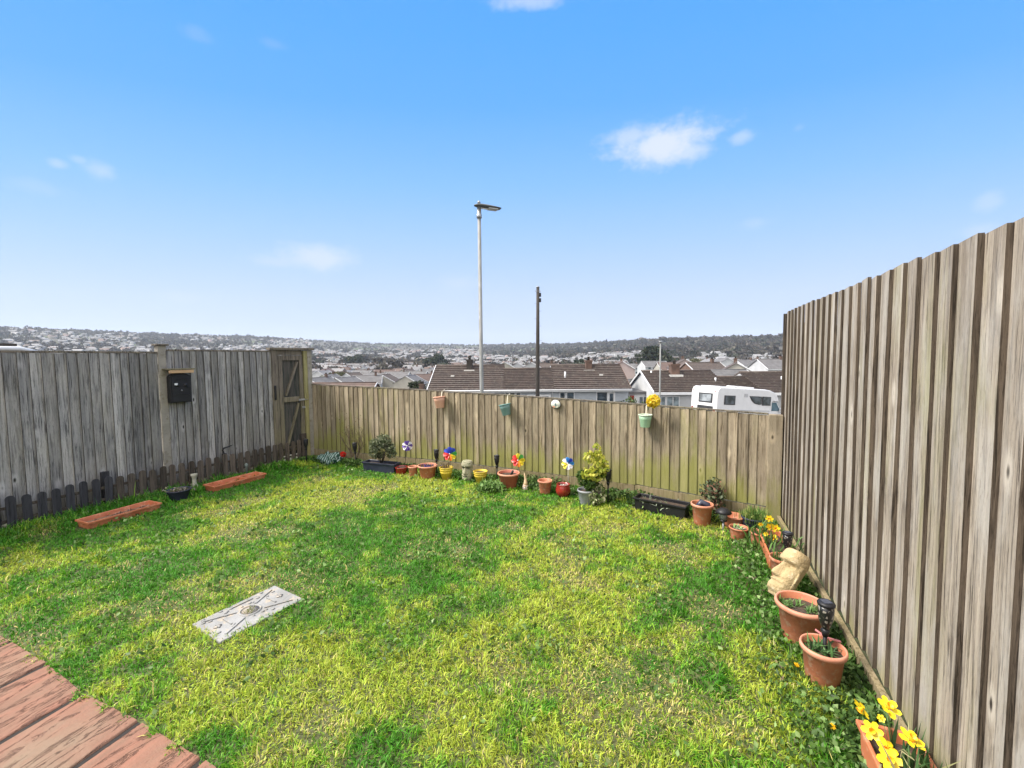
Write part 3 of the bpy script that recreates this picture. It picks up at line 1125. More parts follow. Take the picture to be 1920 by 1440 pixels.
MB().tube([(4.9, 1.6, ZE + .6), (4.9, 1.6, ZE + 1.35)], .09, 8).build('vent_pipe', M_WHITE, ro)
MB().b2((-8.6, 3.6, ZE + RS - .3), (-6.3, 3.9, ZE + RS + .35)).build('roof_vent', M_LEAD, ro) if False else None

# --- low link building
lk = empty('garage', (10.6, D1 + .6, 0), 0, 'small flat roofed white porch building between the two bungalows', 'garage')
MB().b2((0, 0, -4.3), (2.3, 5, -1.75)).build('wall', M_WHITE, lk)
MB().b2((-.1, -.2, -1.748), (2.35, 5.1, -1.5)).build('roof', M_ROOF_G, lk)
window(lk, .9, 2.1, -2.9, -1.95, 0, M_GLASS, 2)
MB().b2((.1, -.12, -2.6), (.45, -.01, -1.85)).build('hanging_sign', M_GLAZE, lk)

# --- bungalow on the right with the white gable
D2 = 36.0
b2o = empty('bungalow', (12.05, D2, 0), R(-2), 'white gabled bungalow with brown roof behind the motorhome', 'bungalow')
ZE2, RS2 = -1.22, 1.48
wq = wall_mb(MB(), 0, 6.3, 0, 8, -4.6, ZE2, RS2)
wq.build('wall', M_WALL_W, b2o)
wq = wall_mb(MB(), 6.302, 9.0, 0, 6.4, -4.6, ZE2 - .15, RS2 * .72)
wall_mb(wq, 9.002, 19, 0, 8, -4.6, ZE2 - .1, RS2 * .95)
wq.build('wall', M_WALL_W, b2o)
rb = roof_mb(MB(), 0, 6.2, 0, 8, ZE2, RS2)
roof_mb(rb, 6.45, 8.85, 0, 6.4, ZE2 - .15, RS2 * .72)
roof_mb(rb, 9.1, 19, 0, 8, ZE2 - .1, RS2 * .93)
ro2 = rb.build('roof', M_ROOF, b2o)
chimney(ro2, 2.75, 3.3, .05, .95, .75, pots=1)
MB().bar((-.17, -.38, ZE2 - .14), (-.17, 4, ZE2 + RS2 + .05), .05, .16).bar((-.17, 8.38, ZE2 - .14), (-.17, 4, ZE2 + RS2 + .05), .05, .16).build('verge', M_WHITE, b2o)
MB().b2((-.2, -.43, ZE2 - .36), (6.3, -.38, ZE2 - .14)).build('fascia', M_WHITE, b2o)
MB().b2((6.35, -.43, ZE2 - .46), (19.2, -.38, ZE2 - .24)).build('fascia', M_WHITE, b2o)
for x, y, z in ((.75, 3.6, 1.55), (5.8, 1.7, .95), (11.8, 2.2, 1.0)):
    MB().tube([(x, y, ZE2 + .5), (x, y, ZE2 + z)], .07, 8).build('vent_pipe', M_WHITE, ro2)
window(b2o, .5, .95, ZE2 - 1.6, ZE2 - .5, 0, M_GLASS2, 0)
window(b2o, 1.0, 2.1, ZE2 - 1.6, ZE2 - .5, 0, M_GLASS2, 1)
window(b2o, 4.0, 5.4, ZE2 - 1.6, ZE2 - .5, 0, M_GLASS, 1)
window(b2o, 12.6, 14.2, ZE2 - 1.8, ZE2 - .5, 0, M_GLASS, 1)
MB().b2((-.03, 5.0, -2.6), (-.003, 5.8, -1.9)).build('side_window', M_GLASS2, b2o)

# --- lamp column
lx, ly = -1.0, 14.0
lz = tz(lx, ly)
lc = empty('street_lamp', (lx, ly, lz), R(22), 'tall grey street lamp column standing behind the low fence, its flat head pointing right', 'street lamp')
top = 6.52 - lz
MB().tube([(0, 0, 0), (0, 0, 1.2)], .11, 20).tube([(0, 0, 1.2), (0, 0, 1.3), (0, 0, top - .42)], [.095, .066, .056], 20).build('column', M_COLUMN, lc)
MB().lathe([(.07, top - .42), (.085, top - .41), (.085, top - .30), (.07, top - .29), (.066, top - .05)], 20).build('collar', M_METAL, lc)
hd = []
prof = [(-.17, .0, .01), (-.14, .08, .03), (-.05, .13, .06), (.10, .145, .075), (.3, .155, .07), (.5, .16, .05), (.66, .15, .03), (.73, .12, .012)]
mb = MB()
vs, fs = [], []
nn = 14
for x, w, t in prof:
    for k in range(nn):
        a = 2 * math.pi * k / nn
        vs.append((x, w * math.cos(a), top - .03 + (t if math.sin(a) > 0 else t * .55) * math.sin(a) - .02 * x))
for i in range(len(prof) - 1):
    for k in range(nn):
        fs.append((i * nn + k, i * nn + (k + 1) % nn, (i + 1) * nn + (k + 1) % nn, (i + 1) * nn + k))
fs += [tuple(range(nn)), tuple((len(prof) - 1) * nn + k for k in range(nn))]
mb.add(vs, fs, 0, True)
head = mb.build('lamp_head', mat('dark_lamp_housing', (.10, .11, .115), (.06, .066, .07), 6, .5), lc)
MB().b2((.30, -.11, top - .095), (.62, .11, top - .068)).build('lamp_glass', mat('lamp_lens', (.5, .52, .52), (.4, .42, .42), 5, .2), head)
MB().b2((.05, -.02, top - .11), (.3, .02, top - .075)).build('bracket', M_WHITE, head)
MB().lathe([(.05, top + .04), (.05, top + .10), (.035, top + .125), (0, top + .13)], 14).build('photocell', M_METAL, head)
for (px, D, topy, lab) in ((1238, 30.0, 641, 'thin pale street lamp column in front of the white gabled bungalow roof'),):
    x, y, z = pos(px, D)
    o = empty('street_lamp', (x, y, z), R(60), lab, 'street lamp')
    tt = 1.6 + (669 - topy) * D / 800 - z
    MB().tube([(0, 0, 0), (0, 0, 1.3), (0, 0, tt)], [.09, .06, .045], 12).build('column', M_COLUMN, o)
    MB().box((.15, 0, tt + .02), (.5, .2, .09)).build('lamp_head', M_METAL, o, bevel=.03)

# --- telegraph pole
x, y, z = pos(1007.5, 32)
tp = empty('telegraph_pole', (x, y, z), 0, 'dark wooden telegraph pole without wires in front of the long bungalow', 'telegraph pole')
tt = 6.84 - z
MB().tube([(0, 0, 0), (.02, 0, tt * .3), (.06, 0, tt * .65), (.09, 0, tt)], [.16, .15, .13, .11], 14).build('pole', M_TAR, tp)
MB().lathe([(.13, tt), (.12, tt + .05), (0, tt + .09)], 12, (.09, 0, 0)).build('pole_cap', M_METAL, tp)
mb = MB()
for zz in (.55, .95):
    mb.box((.24, 0, tt - zz), (.16, .14, .28))
mb.build('junction_box', M_BLACK, tp)
mb = MB()
for k in range(9):
    zz = tt - 1.2 - k * .55
    s = 1 if k % 2 else -1
    mb.tube([(.07, 0, zz), (.07 + s * .26, 0, zz), (.07 + s * .26, 0, zz + .04)], .012, 6)
mb.build('step_iron', M_METAL, tp)
MB().b2((-.12, -.1, tt - .32), (.3, -.06, tt - .26)).build('bracket', M_METAL, tp)

# --- motorhome
VD = 28.0
vx = (1343 - 960) / 800 * VD
H = R(90 - 68)
mv = empty('motorhome', (vx, VD, -3.22), H, 'white coachbuilt motorhome with dark windows parked beyond the right end of the low fence', 'motorhome')
mv.rotation_euler = (0, R(4.2), H)
M_VAN = mat('white_gelcoat', (.66, .66, .67), (.60, .60, .61), 1.5, .25)
M_VDARK = mat('black_trim', (.02, .02, .022), (.03, .03, .032), 4, .5)
W = 2.25
side = [(0, .42), (0, 2.35), (.03, 2.55), (.12, 2.72), (.28, 2.80), (4.6, 2.80), (5.1, 2.74), (5.5, 2.60), (5.75, 2.42), (5.92, 2.18), (6.05, 1.95), (5.55, 1.95), (5.5, .42)]
bm = bmesh.new()
body = MB()
body.extrude([(0, .42), (0, 2.35), (.03, 2.55), (.12, 2.72), (.28, 2.80), (4.5, 2.80), (5.0, 2.75), (5.4, 2.63), (5.68, 2.46), (5.85, 2.22), (5.95, 1.98), (5.3, 1.98), (5.1, 1.6), (5.1, .42)], 0, W)
bo = body.build('body', M_VAN, mv, bevel=.07)
bo.modifiers['bevel'].segments = 3
bo.modifiers['bevel'].angle_limit = R(50)
cab = MB().extrude([(5.08, .45), (5.08, 1.975), (5.93, 1.975), (6.45, 1.32), (6.95, 1.16), (7.12, .95), (7.15, .45)], .16, W - .16)
cb = cab.build('cab', M_VAN, mv, bevel=.05)
MB().add([(5.97, .22, 1.95), (5.97, W - .22, 1.95), (6.44, W - .22, 1.37), (6.44, .22, 1.37), (5.99, .22, 1.965), (5.99, W - .22, 1.965), (6.465, W - .22, 1.38), (6.465, .22, 1.38)],
         [(0, 1, 2, 3), (7, 6, 5, 4), (0, 4, 5, 1), (1, 5, 6, 2), (2, 6, 7, 3), (3, 7, 4, 0)]).build('windscreen', M_GLASS, cb)
MB().extrude([(5.42, 1.30), (5.42, 1.9), (5.86, 1.9), (6.28, 1.36), (6.25, 1.30)], .142, .158).build('cab_window', mat('blue_tinted_glass', (.10, .16, .20), (.05, .09, .12), 2, .1), cb)
MB().b2((6.1, -.10, 1.22), (6.28, .10, 1.52)).build('wing_mirror', M_WHITE, cb, bevel=.04)


def vwin(poly, nm='side_window'):
    w = MB().extrude(poly, -.035, -.006).build(nm, M_VDARK, mv, bevel=.01)
    cx = sum(p[0] for p in poly) / len(poly)
    cz = sum(p[1] for p in poly) / len(poly)
    MB().extrude([(cx + (p[0] - cx) * .82, cz + (p[1] - cz) * .82) for p in poly], -.042, -.037).build('pane', glass('motorhome_glass', (.03, .035, .042), .08), w)


vwin([(.62, 1.66), (1.62, 1.66), (1.62, 2.28), (.62, 2.28)])
vwin([(2.95, 2.30), (4.15, 2.30), (4.15, 1.74), (3.9, 1.72), (3.45, 1.80), (3.15, 2.02)])
vwin([(4.2, 1.68), (5.05, 1.68), (5.05, 2.30), (4.2, 2.30)])
MB().b2((2.45, -.02, 2.22), (2.78, -.003, 2.44)).build('fridge_vent', mat('vent_grey', (.42, .42, .43), (.36, .36, .37), 8, .5), mv)
MB().b2((.4, -.02, 1.28), (5.0, -.003, 1.31)).build('side_stripe', M_METAL, mv)
mb = MB().b2((.12, -.03, .42), (5.05, -.003, .75)).build('skirt', M_VAN, mv)
# roof fittings
MB().b2((.5, .35, 2.82), (1.7, 1.9, 2.86)).build('solar_panel', mat('pale_roof_panel', (.66, .67, .69), (.55, .56, .58), 3, .4), mv)
MB().b2((2.2, .6, 2.81), (2.9, 1.3, 2.93)).build('roof_light', M_VAN, mv, bevel=.03)
MB().b2((3.3, .6, 2.81), (4.1, 1.4, 2.90)).build('roof_light', M_VAN, mv, bevel=.03)
# rear
MB().b2((-.03, .38, 1.72), (-.004, 1.55, 2.36)).build('rear_window', M_VDARK, mv, bevel=.02)
MB().b2((-.04, .48, 1.80), (-.032, 1.46, 2.28)).build('rear_pane', glass('rear_glass', (.10, .11, .12), .1), mv)
MB().b2((-.06, .3, 1.05), (-.004, 1.6, 1.5)).build('rear_grille', M_VDARK, mv, bevel=.02)
MB().b2((-.12, .05, .5), (-.004, W - .05, .78)).build('rear_bumper', M_VAN, mv, bevel=.04)
for yy in (.10, W - .26):
    MB().b2((-.03, yy, .9), (-.004, yy + .16, 1.35)).build('tail_light', M_GLAZE, mv, bevel=.01)
    MB().lathe([(.04, 0), (.03, .02), (0, .025)], 10, (-.003, yy + .08, 2.5), rot=Matrix.Rotation(R(-90), 3, 'Y')).build('marker_light', M_GLAZE, mv)
for x in (1.35, 5.75):
    for y in (.02, W - .24):
        wl = MB().lathe([(.2, 0), (.31, .01), (.335, .05), (.335, .17), (.31, .21), (.2, .22)], 24, (x, y + .22, .02 + .33), rot=Matrix.Rotation(R(90), 3, 'X')).build('wheel', M_TAR, mv)
        MB().lathe([(.0, -.012), (.08, -.01), (.19, .0), (.2, .2), (0, .21)], 16, (x, y + .22, .02 + .33), rot=Matrix.Rotation(R(90), 3, 'X')).build('rim', M_METAL, wl)
for yy in (.3, W - .5):
    MB().b2((7.1, yy, .75), (7.17, yy + .22, .95)).build('headlight', M_GLASS2, cb, bevel=.02)

# --- white house at the far left edge
hx, hy = -16.4, 14.0
hw = empty('house', (hx, hy, 0), R(56), 'white rendered house with dark eaves behind the left fence', 'house')
MB().b2((-7, 0, tz(hx, hy) - .5), (0, 7, 2.158)).build('wall', M_WALL_W, hw)
rr = MB()
rr.extrude([(-.5, 2.24), (3.5, 2.36), (7.5, 2.24), (7.5, 2.16), (-.5, 2.16)], -7.5, .1, axis='x')
rr.build('roof', M_TAR, hw)
MB().tube([(-7, -.58, 2.10), (.15, -.58, 2.08), (.55, -.5, 1.95)], .07, 8).build('gutter', M_WHITE, hw)

# ------------------------------------------------------------------ mid distance houses (with parts)
WALLS = {'white': M_WALL_W, 'cream': M_CREAM, 'pink': M_PINK, 'grey': M_GREY, 'pale blue': M_WALL_BLUE, 'brick': M_BRICK}
ROOFS = {'brown': M_ROOF, 'grey': M_ROOF_G, 'red brown': M_ROOF_R, 'pale': M_ROOF_P}


def mid_house(px, D, w, d, h, rise, rot, wall, roof, chim=True, zoff=0.0, base=None):
    x, y, z = pos(px, D)
    if base is not None:
        z = base
    o = empty('house', (x, y, z + zoff), R(rot))
    wall_mb(MB(), -w / 2, w / 2, -d / 2, d / 2, -2, h, rise).build('wall', WALLS[wall], o)
    rf = roof_mb(MB(), -w / 2, w / 2, -d / 2, d / 2, h, rise, .3, 8, .06, .2).build('roof', ROOFS[roof], o)
    MB().b2((-w / 2 - .2, -d / 2 - .34, h - .42), (w / 2 + .2, -d / 2 - .3, h - .22)).build('fascia', M_WHITE, o)
    for s in (-1, 1):
        MB().bar((s * (w / 2 + .22), -d / 2 - .3, h - .22), (s * (w / 2 + .22), 0, h + rise), .05, .2).build('verge', M_WHITE, o)
    if chim:
        chimney(rf, w * .28, 0, h + rise - .1, h + rise + .8, .6, M_BRICK, 2, False)
    n = max(2, int(w / 3.2))
    for st in range(2 if h > 4 else 1):
        for k in range(n):
            xc = -w / 2 + w * (k + .5) / n
            z0 = .9 + st * 2.6
            f = MB().b2((xc - .75, -d / 2 - .05, z0), (xc + .75, -d / 2 - .004, z0 + 1.2)).build('window', M_WHITE, o)
            MB().b2((xc - .65, -d / 2 - .07, z0 + .1), (xc + .65, -d / 2 - .052, z0 + 1.1)).build('pane', M_GLASS, f)
    f = MB().b2((w / 2 + .004, -.7, .9 + (2.6 if h > 4 else 0)), (w / 2 + .05, .7, 2.1 + (2.6 if h > 4 else 0))).build('window', M_WHITE, o)
    MB().b2((w / 2 + .052, -.6, 1.0 + (2.6 if h > 4 else 0)), (w / 2 + .07, .6, 2.0 + (2.6 if h > 4 else 0))).build('pane', M_GLASS, f)
    o['_px'] = px
    return o


mids = []
ML = [  # px, D, w, d, h, rise, rot, wall, roof, chimney, base(z)
    (603, 62, 16, 7, 2.6, 2.0, -3, 'brick', 'red brown', False, -6.3),
    (742, 58, 13, 7, 2.6, 1.9, -6, 'brick', 'brown', True, -7.0),
    (650, 74, 8, 7, 2.6, 1.9, 70, 'white', 'grey', False, -8.0),
    (796, 66, 6, 7, 2.5, 1.8, 84, 'white', 'grey', False, -8.3),
    (600, 112, 9, 7, 4.6, 2.0, 78, 'pink', 'grey', True, None),
    (648, 120, 8, 8, 4.4, 2.0, 72, 'white', 'grey', False, None),
    (690, 128, 8, 7, 4.8, 2.0, 12, 'white', 'grey', True, None),
    (724, 135, 7, 8, 4.8, 2.2, 86, 'cream', 'brown', False, None),
    (770, 122, 8, 7, 4.6, 2.0, 84, 'cream', 'grey', False, None),
    (798, 150, 9, 8, 4.6, 2.2, 40, 'cream', 'red brown', True, None),
    (618, 165, 9, 8, 4.6, 2.2, 83, 'cream', 'grey', True, None),
    (662, 175, 9, 8, 4.8, 2.3, 75, 'white', 'brown', False, None),
    (700, 180, 11, 8, 4.8, 2.2, 0, 'white', 'grey', True, None),
    (745, 190, 11, 8, 5.0, 2.2, -4, 'white', 'grey', True, None),
    (778, 195, 11, 8, 5.0, 2.2, -4, 'grey', 'grey', True, None),
    (640, 230, 10, 8, 4.8, 2.2, 80, 'white', 'brown', True, None),
    (606, 245, 10, 8, 4.8, 2.2, 80, 'white', 'pale', False, None),
    (680, 250, 12, 8, 4.8, 2.2, -15, 'cream', 'grey', True, None),
    (722, 260, 12, 8, 5.0, 2.2, 12, 'white', 'red brown', True, None),
    (765, 255, 12, 8, 5.0, 2.3, 75, 'cream', 'brown', False, None),
    (808, 240, 12, 8, 5.0, 2.3, 20, 'white', 'grey', True, None),
    (948, 120, 6.5, 8, 4.8, 2.2, 88, 'cream', 'grey', False, -6.4),
    (971, 122, 6.5, 8, 4.8, 2.2, 88, 'white', 'grey', False, -6.6),
    (997, 120, 7, 8, 4.8, 2.3, 87, 'white', 'grey', True, -6.6),
    (1020, 140, 9, 8, 4.8, 2.3, 4, 'cream', 'brown', True, -7.2),
    (1166, 130, 7, 7, 4.8, 2.2, 80, 'pink', 'red brown', True, -6.6),
    (1190, 95, 10, 7, 3.0, 2.0, 20, 'cream', 'grey', False, -8.3),
    (1282, 120, 9, 8, 5.2, 2.2, 75, 'pink', 'brown', True, -6.5),
    (1265, 150, 12, 8, 4.8, 2.2, 0, 'cream', 'red brown', True, -7.4),
    (1318, 100, 9, 8, 5.0, 2.4, 15, 'brick', 'brown', True, -7.2),
    (1352, 75, 9, 8, 4.6, 2.0, 5, 'grey', 'grey', False, -7.4),
    (1380, 82, 8, 8, 5.0, 2.4, 65, 'cream', 'brown', True, -7.0),
    (1404, 56, 4.6, 6, 2.5, 1.7, 88, 'white', 'grey', False, -4.9),
    (1356, 160, 9, 8, 5, 2.3, 85, 'white', 'grey', False, -6.4),
    (1420, 130, 9, 8, 5, 2.3, 60, 'white', 'pale', True, -6.8),
    (1448, 110, 8, 8, 5.2, 2.2, 5, 'white', 'grey', True, -6.7),
    (1470, 120, 7, 8, 5.0, 2.2, 50, 'white', 'pale', False, -6.4),
    (1398, 170, 10, 8, 5, 2.3, 20, 'grey', 'grey', True, -7.2),
    (1330, 190, 10, 8, 5, 2.3, 85, 'cream', 'pale', True, -6.8),
    (1225, 200, 12, 8, 5, 2.3, 10, 'white', 'grey', True, -7.6),
]
for a in ML:
    o = mid_house(*a[:10], base=a[10])
    o['_d'] = a[1]
    o['_w'], o['_r'] = a[7], a[8]
    mids.append(o)
ordn = ['first', 'second', 'third', 'fourth', 'fifth', 'sixth', 'seventh', 'eighth', 'ninth', 'tenth', 'eleventh', 'twelfth']


def zone(px):
    return 'between gate and lamp' if px < 830 else ('behind long bungalow' if px < 1180 else 'behind motorhome')


cells = {}
for o in mids:
    cells.setdefault((o['_w'], o['_r'], zone(o['_px'])), []).append(o)
for (w, r_, zn), lst in cells.items():
    lst.sort(key=lambda o: o['_px'])
    for i, o in enumerate(lst):
        if len(lst) == 1:
            lab = f'the {w} walled house with {r_} roof {zn}'
        else:
            lab = f'{ordn[i]} from left of {w} {r_} roofed houses {zn}'
        tag(o, lab, 'house', 'nearer houses on the slope beyond the fence')
for o in mids:
    for k in ('_px', '_d', '_w', '_r'):
        del o[k]

# ------------------------------------------------------------------ far houses
def px_of(x, y):
    return 960 + 800 * x / y


taken = [(o.location.x, o.location.y) for o in mids]
cand = []
rr_ = np.random.default_rng(5)
for it in range(90000):
    px = rr_.uniform(-60, 1500)
    r_ = math.exp(rr_.uniform(math.log(200), math.log(2700)))
    Re = float(np.interp(px, XS, RE))
    if r_ > Re * .99:
        continue
    a_ = math.atan((px - 960) / 800)
    x, y = r_ * math.sin(a_), r_ * math.cos(a_)
    z = tz(x, y)
    e = (z + 6 - 1.6) * 800 / y
    if px < 585 and e < 17 - (px > 500) * 6:
        continue
    if 585 <= px < 825 and r_ < 270:
        continue
    if px >= 825 and (e < -17 or r_ < 210):
        continue
    if px > 900 and e > 9 - 3 * math.sin(px / 70):
        continue
    if 585 < px <= 900 and e > 20:
        continue
    # wooded gaps
    u = px / 46.0
    v_ = math.log(r_) * 7.5
    wmask = float(fbm(np.array(u + 11), np.array(v_ + 3), 77, 3))
    if wmask > (.50 if px < 585 else .57):
        continue
    sp_ = 10.5 + r_ * (.0085 if px < 585 else .0055)
    ok = True
    for (tx, ty) in taken[-4000:]:
        if abs(tx - x) < sp_ and abs(ty - y) < sp_ * 1.1:
            ok = False
            break
    if not ok:
        continue
    taken.append((x, y))
    cand.append((r_, x, y, z, px, e))
    if len(cand) >= 3000:
        break
cand.sort()
NIND = 300 - len(mids) - 3


def far_mesh(w, d, h, rise):
    mb = MB()
    wall_mb(mb, -w / 2, w / 2, -d / 2, d / 2, -3, h, rise)
    n0 = len(mb.f)
    ym = 0
    for s in (1, -1):
        ya = -s * (d / 2 + .4)
        zl = h - .4 * rise / (d / 2)
        mb.add([(-w / 2 - .3, ya, zl + .05), (w / 2 + .3, ya, zl + .05), (w / 2 + .3, 0, h + rise + .12), (-w / 2 - .3, 0, h + rise + .12)], [(0, 1, 2, 3)], 1)
    for k in range(2 if w < 10 else 3):
        xc = -w / 2 + w * (k + .5) / (2 if w < 10 else 3)
        for st in range(2 if h > 4 else 1):
            mb.add([(xc - .8, -d / 2 - .05, 1 + st * 2.6), (xc + .8, -d / 2 - .05, 1 + st * 2.6), (xc + .8, -d / 2 - .05, 2.2 + st * 2.6), (xc - .8, -d / 2 - .05, 2.2 + st * 2.6)], [(0, 1, 2, 3)], 2)
    mb.b2((w * .25 - .4, -.4, h + rise - .3), (w * .25 + .4, .4, h + rise + 1.1), 3)
    return mb


protos = []
for (w, d, h, rs) in ((9, 7.5, 4.8, 2.2), (13, 8, 2.8, 2.0), (16, 8, 4.9, 2.4)):
    for wl, rf, nm in (('white', 'pale', 'white walled pale roofed'), ('white', 'grey', 'white walled grey roofed'), ('cream', 'brown', 'cream walled brown roofed'), ('grey', 'pale', 'grey walled pale roofed'), ('pink', 'red brown', 'pinkish red brown roofed')):
        o = far_mesh(w, d, h, rs).build('house', [WALLS[wl], ROOFS[rf], M_GLASS, M_BRICK])
        protos.append((o, nm, w, d, h, rs, wl, rf))
used = set()
wts = np.array([4, 4, 1.6, 2.4, .8] * 3)
wts = wts / wts.sum()
stv, stf, stc = [], [], []
WC = {'white': (.30, .305, .31), 'cream': (.28, .26, .23), 'grey': (.36, .36, .37), 'pink': (.5, .38, .36)}
RC = {'pale': (.175, .172, .178), 'grey': (.12, .115, .115), 'brown': (.11, .08, .07), 'red brown': (.13, .09, .078)}
zonef = lambda px: 'on the left hillside' if px < 590 else ('in the valley left of the street lamp' if px < 900 else ('in the valley beyond the long bungalow' if px < 1200 else 'in the valley beyond the motorhome'))
so = 0
for i, (r_, x, y, z, px, e) in enumerate(cand):
    k = int(rr_.choice(15, p=wts))
    rz = rr_.choice([0, 0, 90]) + rr_.uniform(-25, 25) + 20 * math.sin(px / 90)
    P_, nm, w, d, h, rs, wl, rf = protos[k]
    if i < NIND:
        if k in used:
            o = P_.copy()
            COL.objects.link(o)
        else:
            o = P_
            used.add(k)
        o.location = (x, y, z)
        o.rotation_euler = (0, 0, R(rz))
        tag(o, f'tiny distant {nm} house {zonef(px)}', 'house', f'distant {nm} houses {zonef(px)}')
    else:
        ca, sa = math.cos(R(rz)), math.sin(R(rz))
        q = [(-w / 2, -d / 2, -3), (w / 2, -d / 2, -3), (w / 2, d / 2, -3), (-w / 2, d / 2, -3), (-w / 2, -d / 2, h), (w / 2, -d / 2, h), (w / 2, d / 2, h), (-w / 2, d / 2, h), (-w / 2, 0, h + rs), (w / 2, 0, h + rs),
             (-w / 2, -d / 2, h), (w / 2, -d / 2, h), (w / 2, d / 2, h), (-w / 2, d / 2, h), (-w / 2, 0, h + rs), (w / 2, 0, h + rs)]
        stv += [(x + a * ca - b_ * sa, y + a * sa + b_ * ca, z + c_) for a, b_, c_ in q]
        stf.append(so)
        wc = np.array(WC[wl]) * rr_.uniform(.8, 1.1)
        rc = np.array(RC[rf]) * rr_.uniform(.8, 1.25)
        stc += [wc] * 10 + [rc] * 6
        so += 16
for k, p in enumerate(protos):
    if k not in used:
        bpy.data.objects.remove(p[0])
b = np.array(stf)
Q = np.concatenate([np.stack([b + a for a in f], -1) for f in ((0, 1, 5, 4), (2, 3, 7, 6), (1, 2, 6, 5), (3, 0, 4, 7), (10, 11, 15, 14), (12, 13, 14, 15))])
T = np.concatenate([np.stack([b + a for a in f], -1) for f in ((5, 6, 9), (7, 4, 8))])
tmn = NT('distant_house_paint')
vc = tmn.n('ShaderNodeVertexColor')
vc.layer_name = 'tint'
tmn.base(vc.outputs[0])
tmn.b.inputs['Roughness'].default_value = .8
sh = npmesh('distant_houses', stv, [Q, T], tmn.m, np.array(stc))
tag(sh, 'mass of tiny far off houses over valley and hillside, too many to count', 'houses', kind='stuff')
print('houses', len(cand), NIND)

# ------------------------------------------------------------------ far trees
def ico(sub):
    bm = bmesh.new()
    bmesh.ops.create_icosphere(bm, subdivisions=sub, radius=1)
    v = np.array([q.co for q in bm.verts])
    f = np.array([[q.index for q in p.verts] for p in bm.faces])
    bm.free()
    return v, f


IV, IF = ico(2)
tv, tf, tcl = [], [], []
to = 0
hs_ = np.array([(c_[1], c_[2]) for c_ in cand])
cnt = 0
for it in range(90000):
    px = rr_.uniform(-80, 1560)
    Re = float(np.interp(px, XS, RE))
    if rr_.random() < .2:
        r_ = Re * rr_.uniform(.93, 1.05)
    else:
        r_ = math.exp(rr_.uniform(math.log(260), math.log(Re)))
    a_ = math.atan((px - 960) / 800)
    x, y = r_ * math.sin(a_), r_ * math.cos(a_)
    z = tz(x, y)
    e = (z + 8 - 1.6) * 800 / y
    if px < 585 and e < 14:
        continue
    u = px / 46.0
    wmask = float(fbm(np.array(u + 11), np.array(math.log(r_) * 7.5 + 3), 77, 3))
    hill = px > 900 and e > 11
    if 1560 > px > 1395 and 14 < e < 24 and px > 1400 + (24 - e) * 4:
        continue
    if r_ < 330 or (not hill and wmask < (.47 if px < 585 else .54) and rr_.random() > .42):
        continue
    if not hill and len(hs_):
        dd = np.abs(hs_ - (x, y)).max(1).min()
        if dd < 8:
            continue
    s = rr_.uniform(2.8, 5.4) * (1.15 if hill else 1.0)
    if rr_.random() < .07:
        s *= 1.6
    nl = 110 if r_ < 600 else 60
    q = rr_.normal(size=(nl, 3))
    q /= np.linalg.norm(q, axis=1)[:, None]
    q *= rr_.uniform(.35, 1, (nl, 1)) ** .6
    q += .35 * np.sin(q[:, [1, 2, 0]] * 4 + cnt)
    s *= .85
    q = q * np.array([s, s, s * rr_.uniform(.8, 1.15)]) * .9 + (x, y, z + s * .7)
    ls = s * (.16 if r_ < 600 else .26)
    d1 = rr_.normal(size=(nl, 3)) * ls
    d2 = rr_.normal(size=(nl, 3)) * ls
    vv = np.stack([q - d1, q + d2, q + d1 * .9, q - d2], 1).reshape(-1, 3)
    tv.append(vv)
    tf.append(np.arange(nl * 4).reshape(-1, 4) + to)
    to += nl * 4
    p = rr_.random()
    base = np.array((.066, .057, .05)) if p < .62 else (np.array((.045, .052, .035)) if p < .85 else np.array((.11, .10, .08)))
    base = base * rr_.uniform(.45, 1.15)
    tcl.append(np.clip(base * (1 + .5 * (rr_.random((nl * 4, 1)) - .5)), 0, 1))
    cnt += 1
    if cnt >= 11500:
        break
wd = npmesh('distant_woods', np.concatenate(tv), [np.concatenate(tf)], leafmat('far_foliage', .1, .9), np.concatenate(tcl))
tag(wd, 'grey brown winter woods and hedges over the far hills', 'woods', kind='stuff')


# ------------------------------------------------------------------ leaf scatter
def leaves(name, P, size, colors, parent=None, up=.0, aspect=1.6, m=None, fold=.2, N=None):
    """P (n,3) leaf centres; each leaf a folded diamond of two quads"""
    n = len(P)
    d = rng.normal(size=(n, 3))
    if N is not None:
        d = d * .6 + N
    d[:, 2] += up
    d /= np.linalg.norm(d, axis=1)[:, None]
    r2 = rng.normal(size=(n, 3))
    s = np.cross(d, r2)
    s /= np.linalg.norm(s, axis=1)[:, None]
    nn = np.cross(d, s)
    size = np.broadcast_to(size, (n,))[:, None]
    L = size * aspect * .5
    Wd = size * .5
    v = np.stack([P - d * L, P - d * L * .1 + s * Wd + nn * Wd * fold, P + d * L, P - d * L * .1 - s * Wd + nn * Wd * fold], 1).reshape(-1, 3)
    b = np.arange(n) * 4
    F = [np.concatenate([np.stack([b, b + 1, b + 2], -1), np.stack([b, b + 2, b + 3], -1)])]
    return npmesh(name, v, F, m or M_LEAF, np.repeat(colors, 4, axis=0), parent)


def pal(cols, n, jit=.25, w=None):
    c = np.array(cols)[rng.choice(len(cols), n, p=w)]
    return np.clip(c * rng.uniform(1 - jit, 1 + jit, (n, 1)), 0, 1)


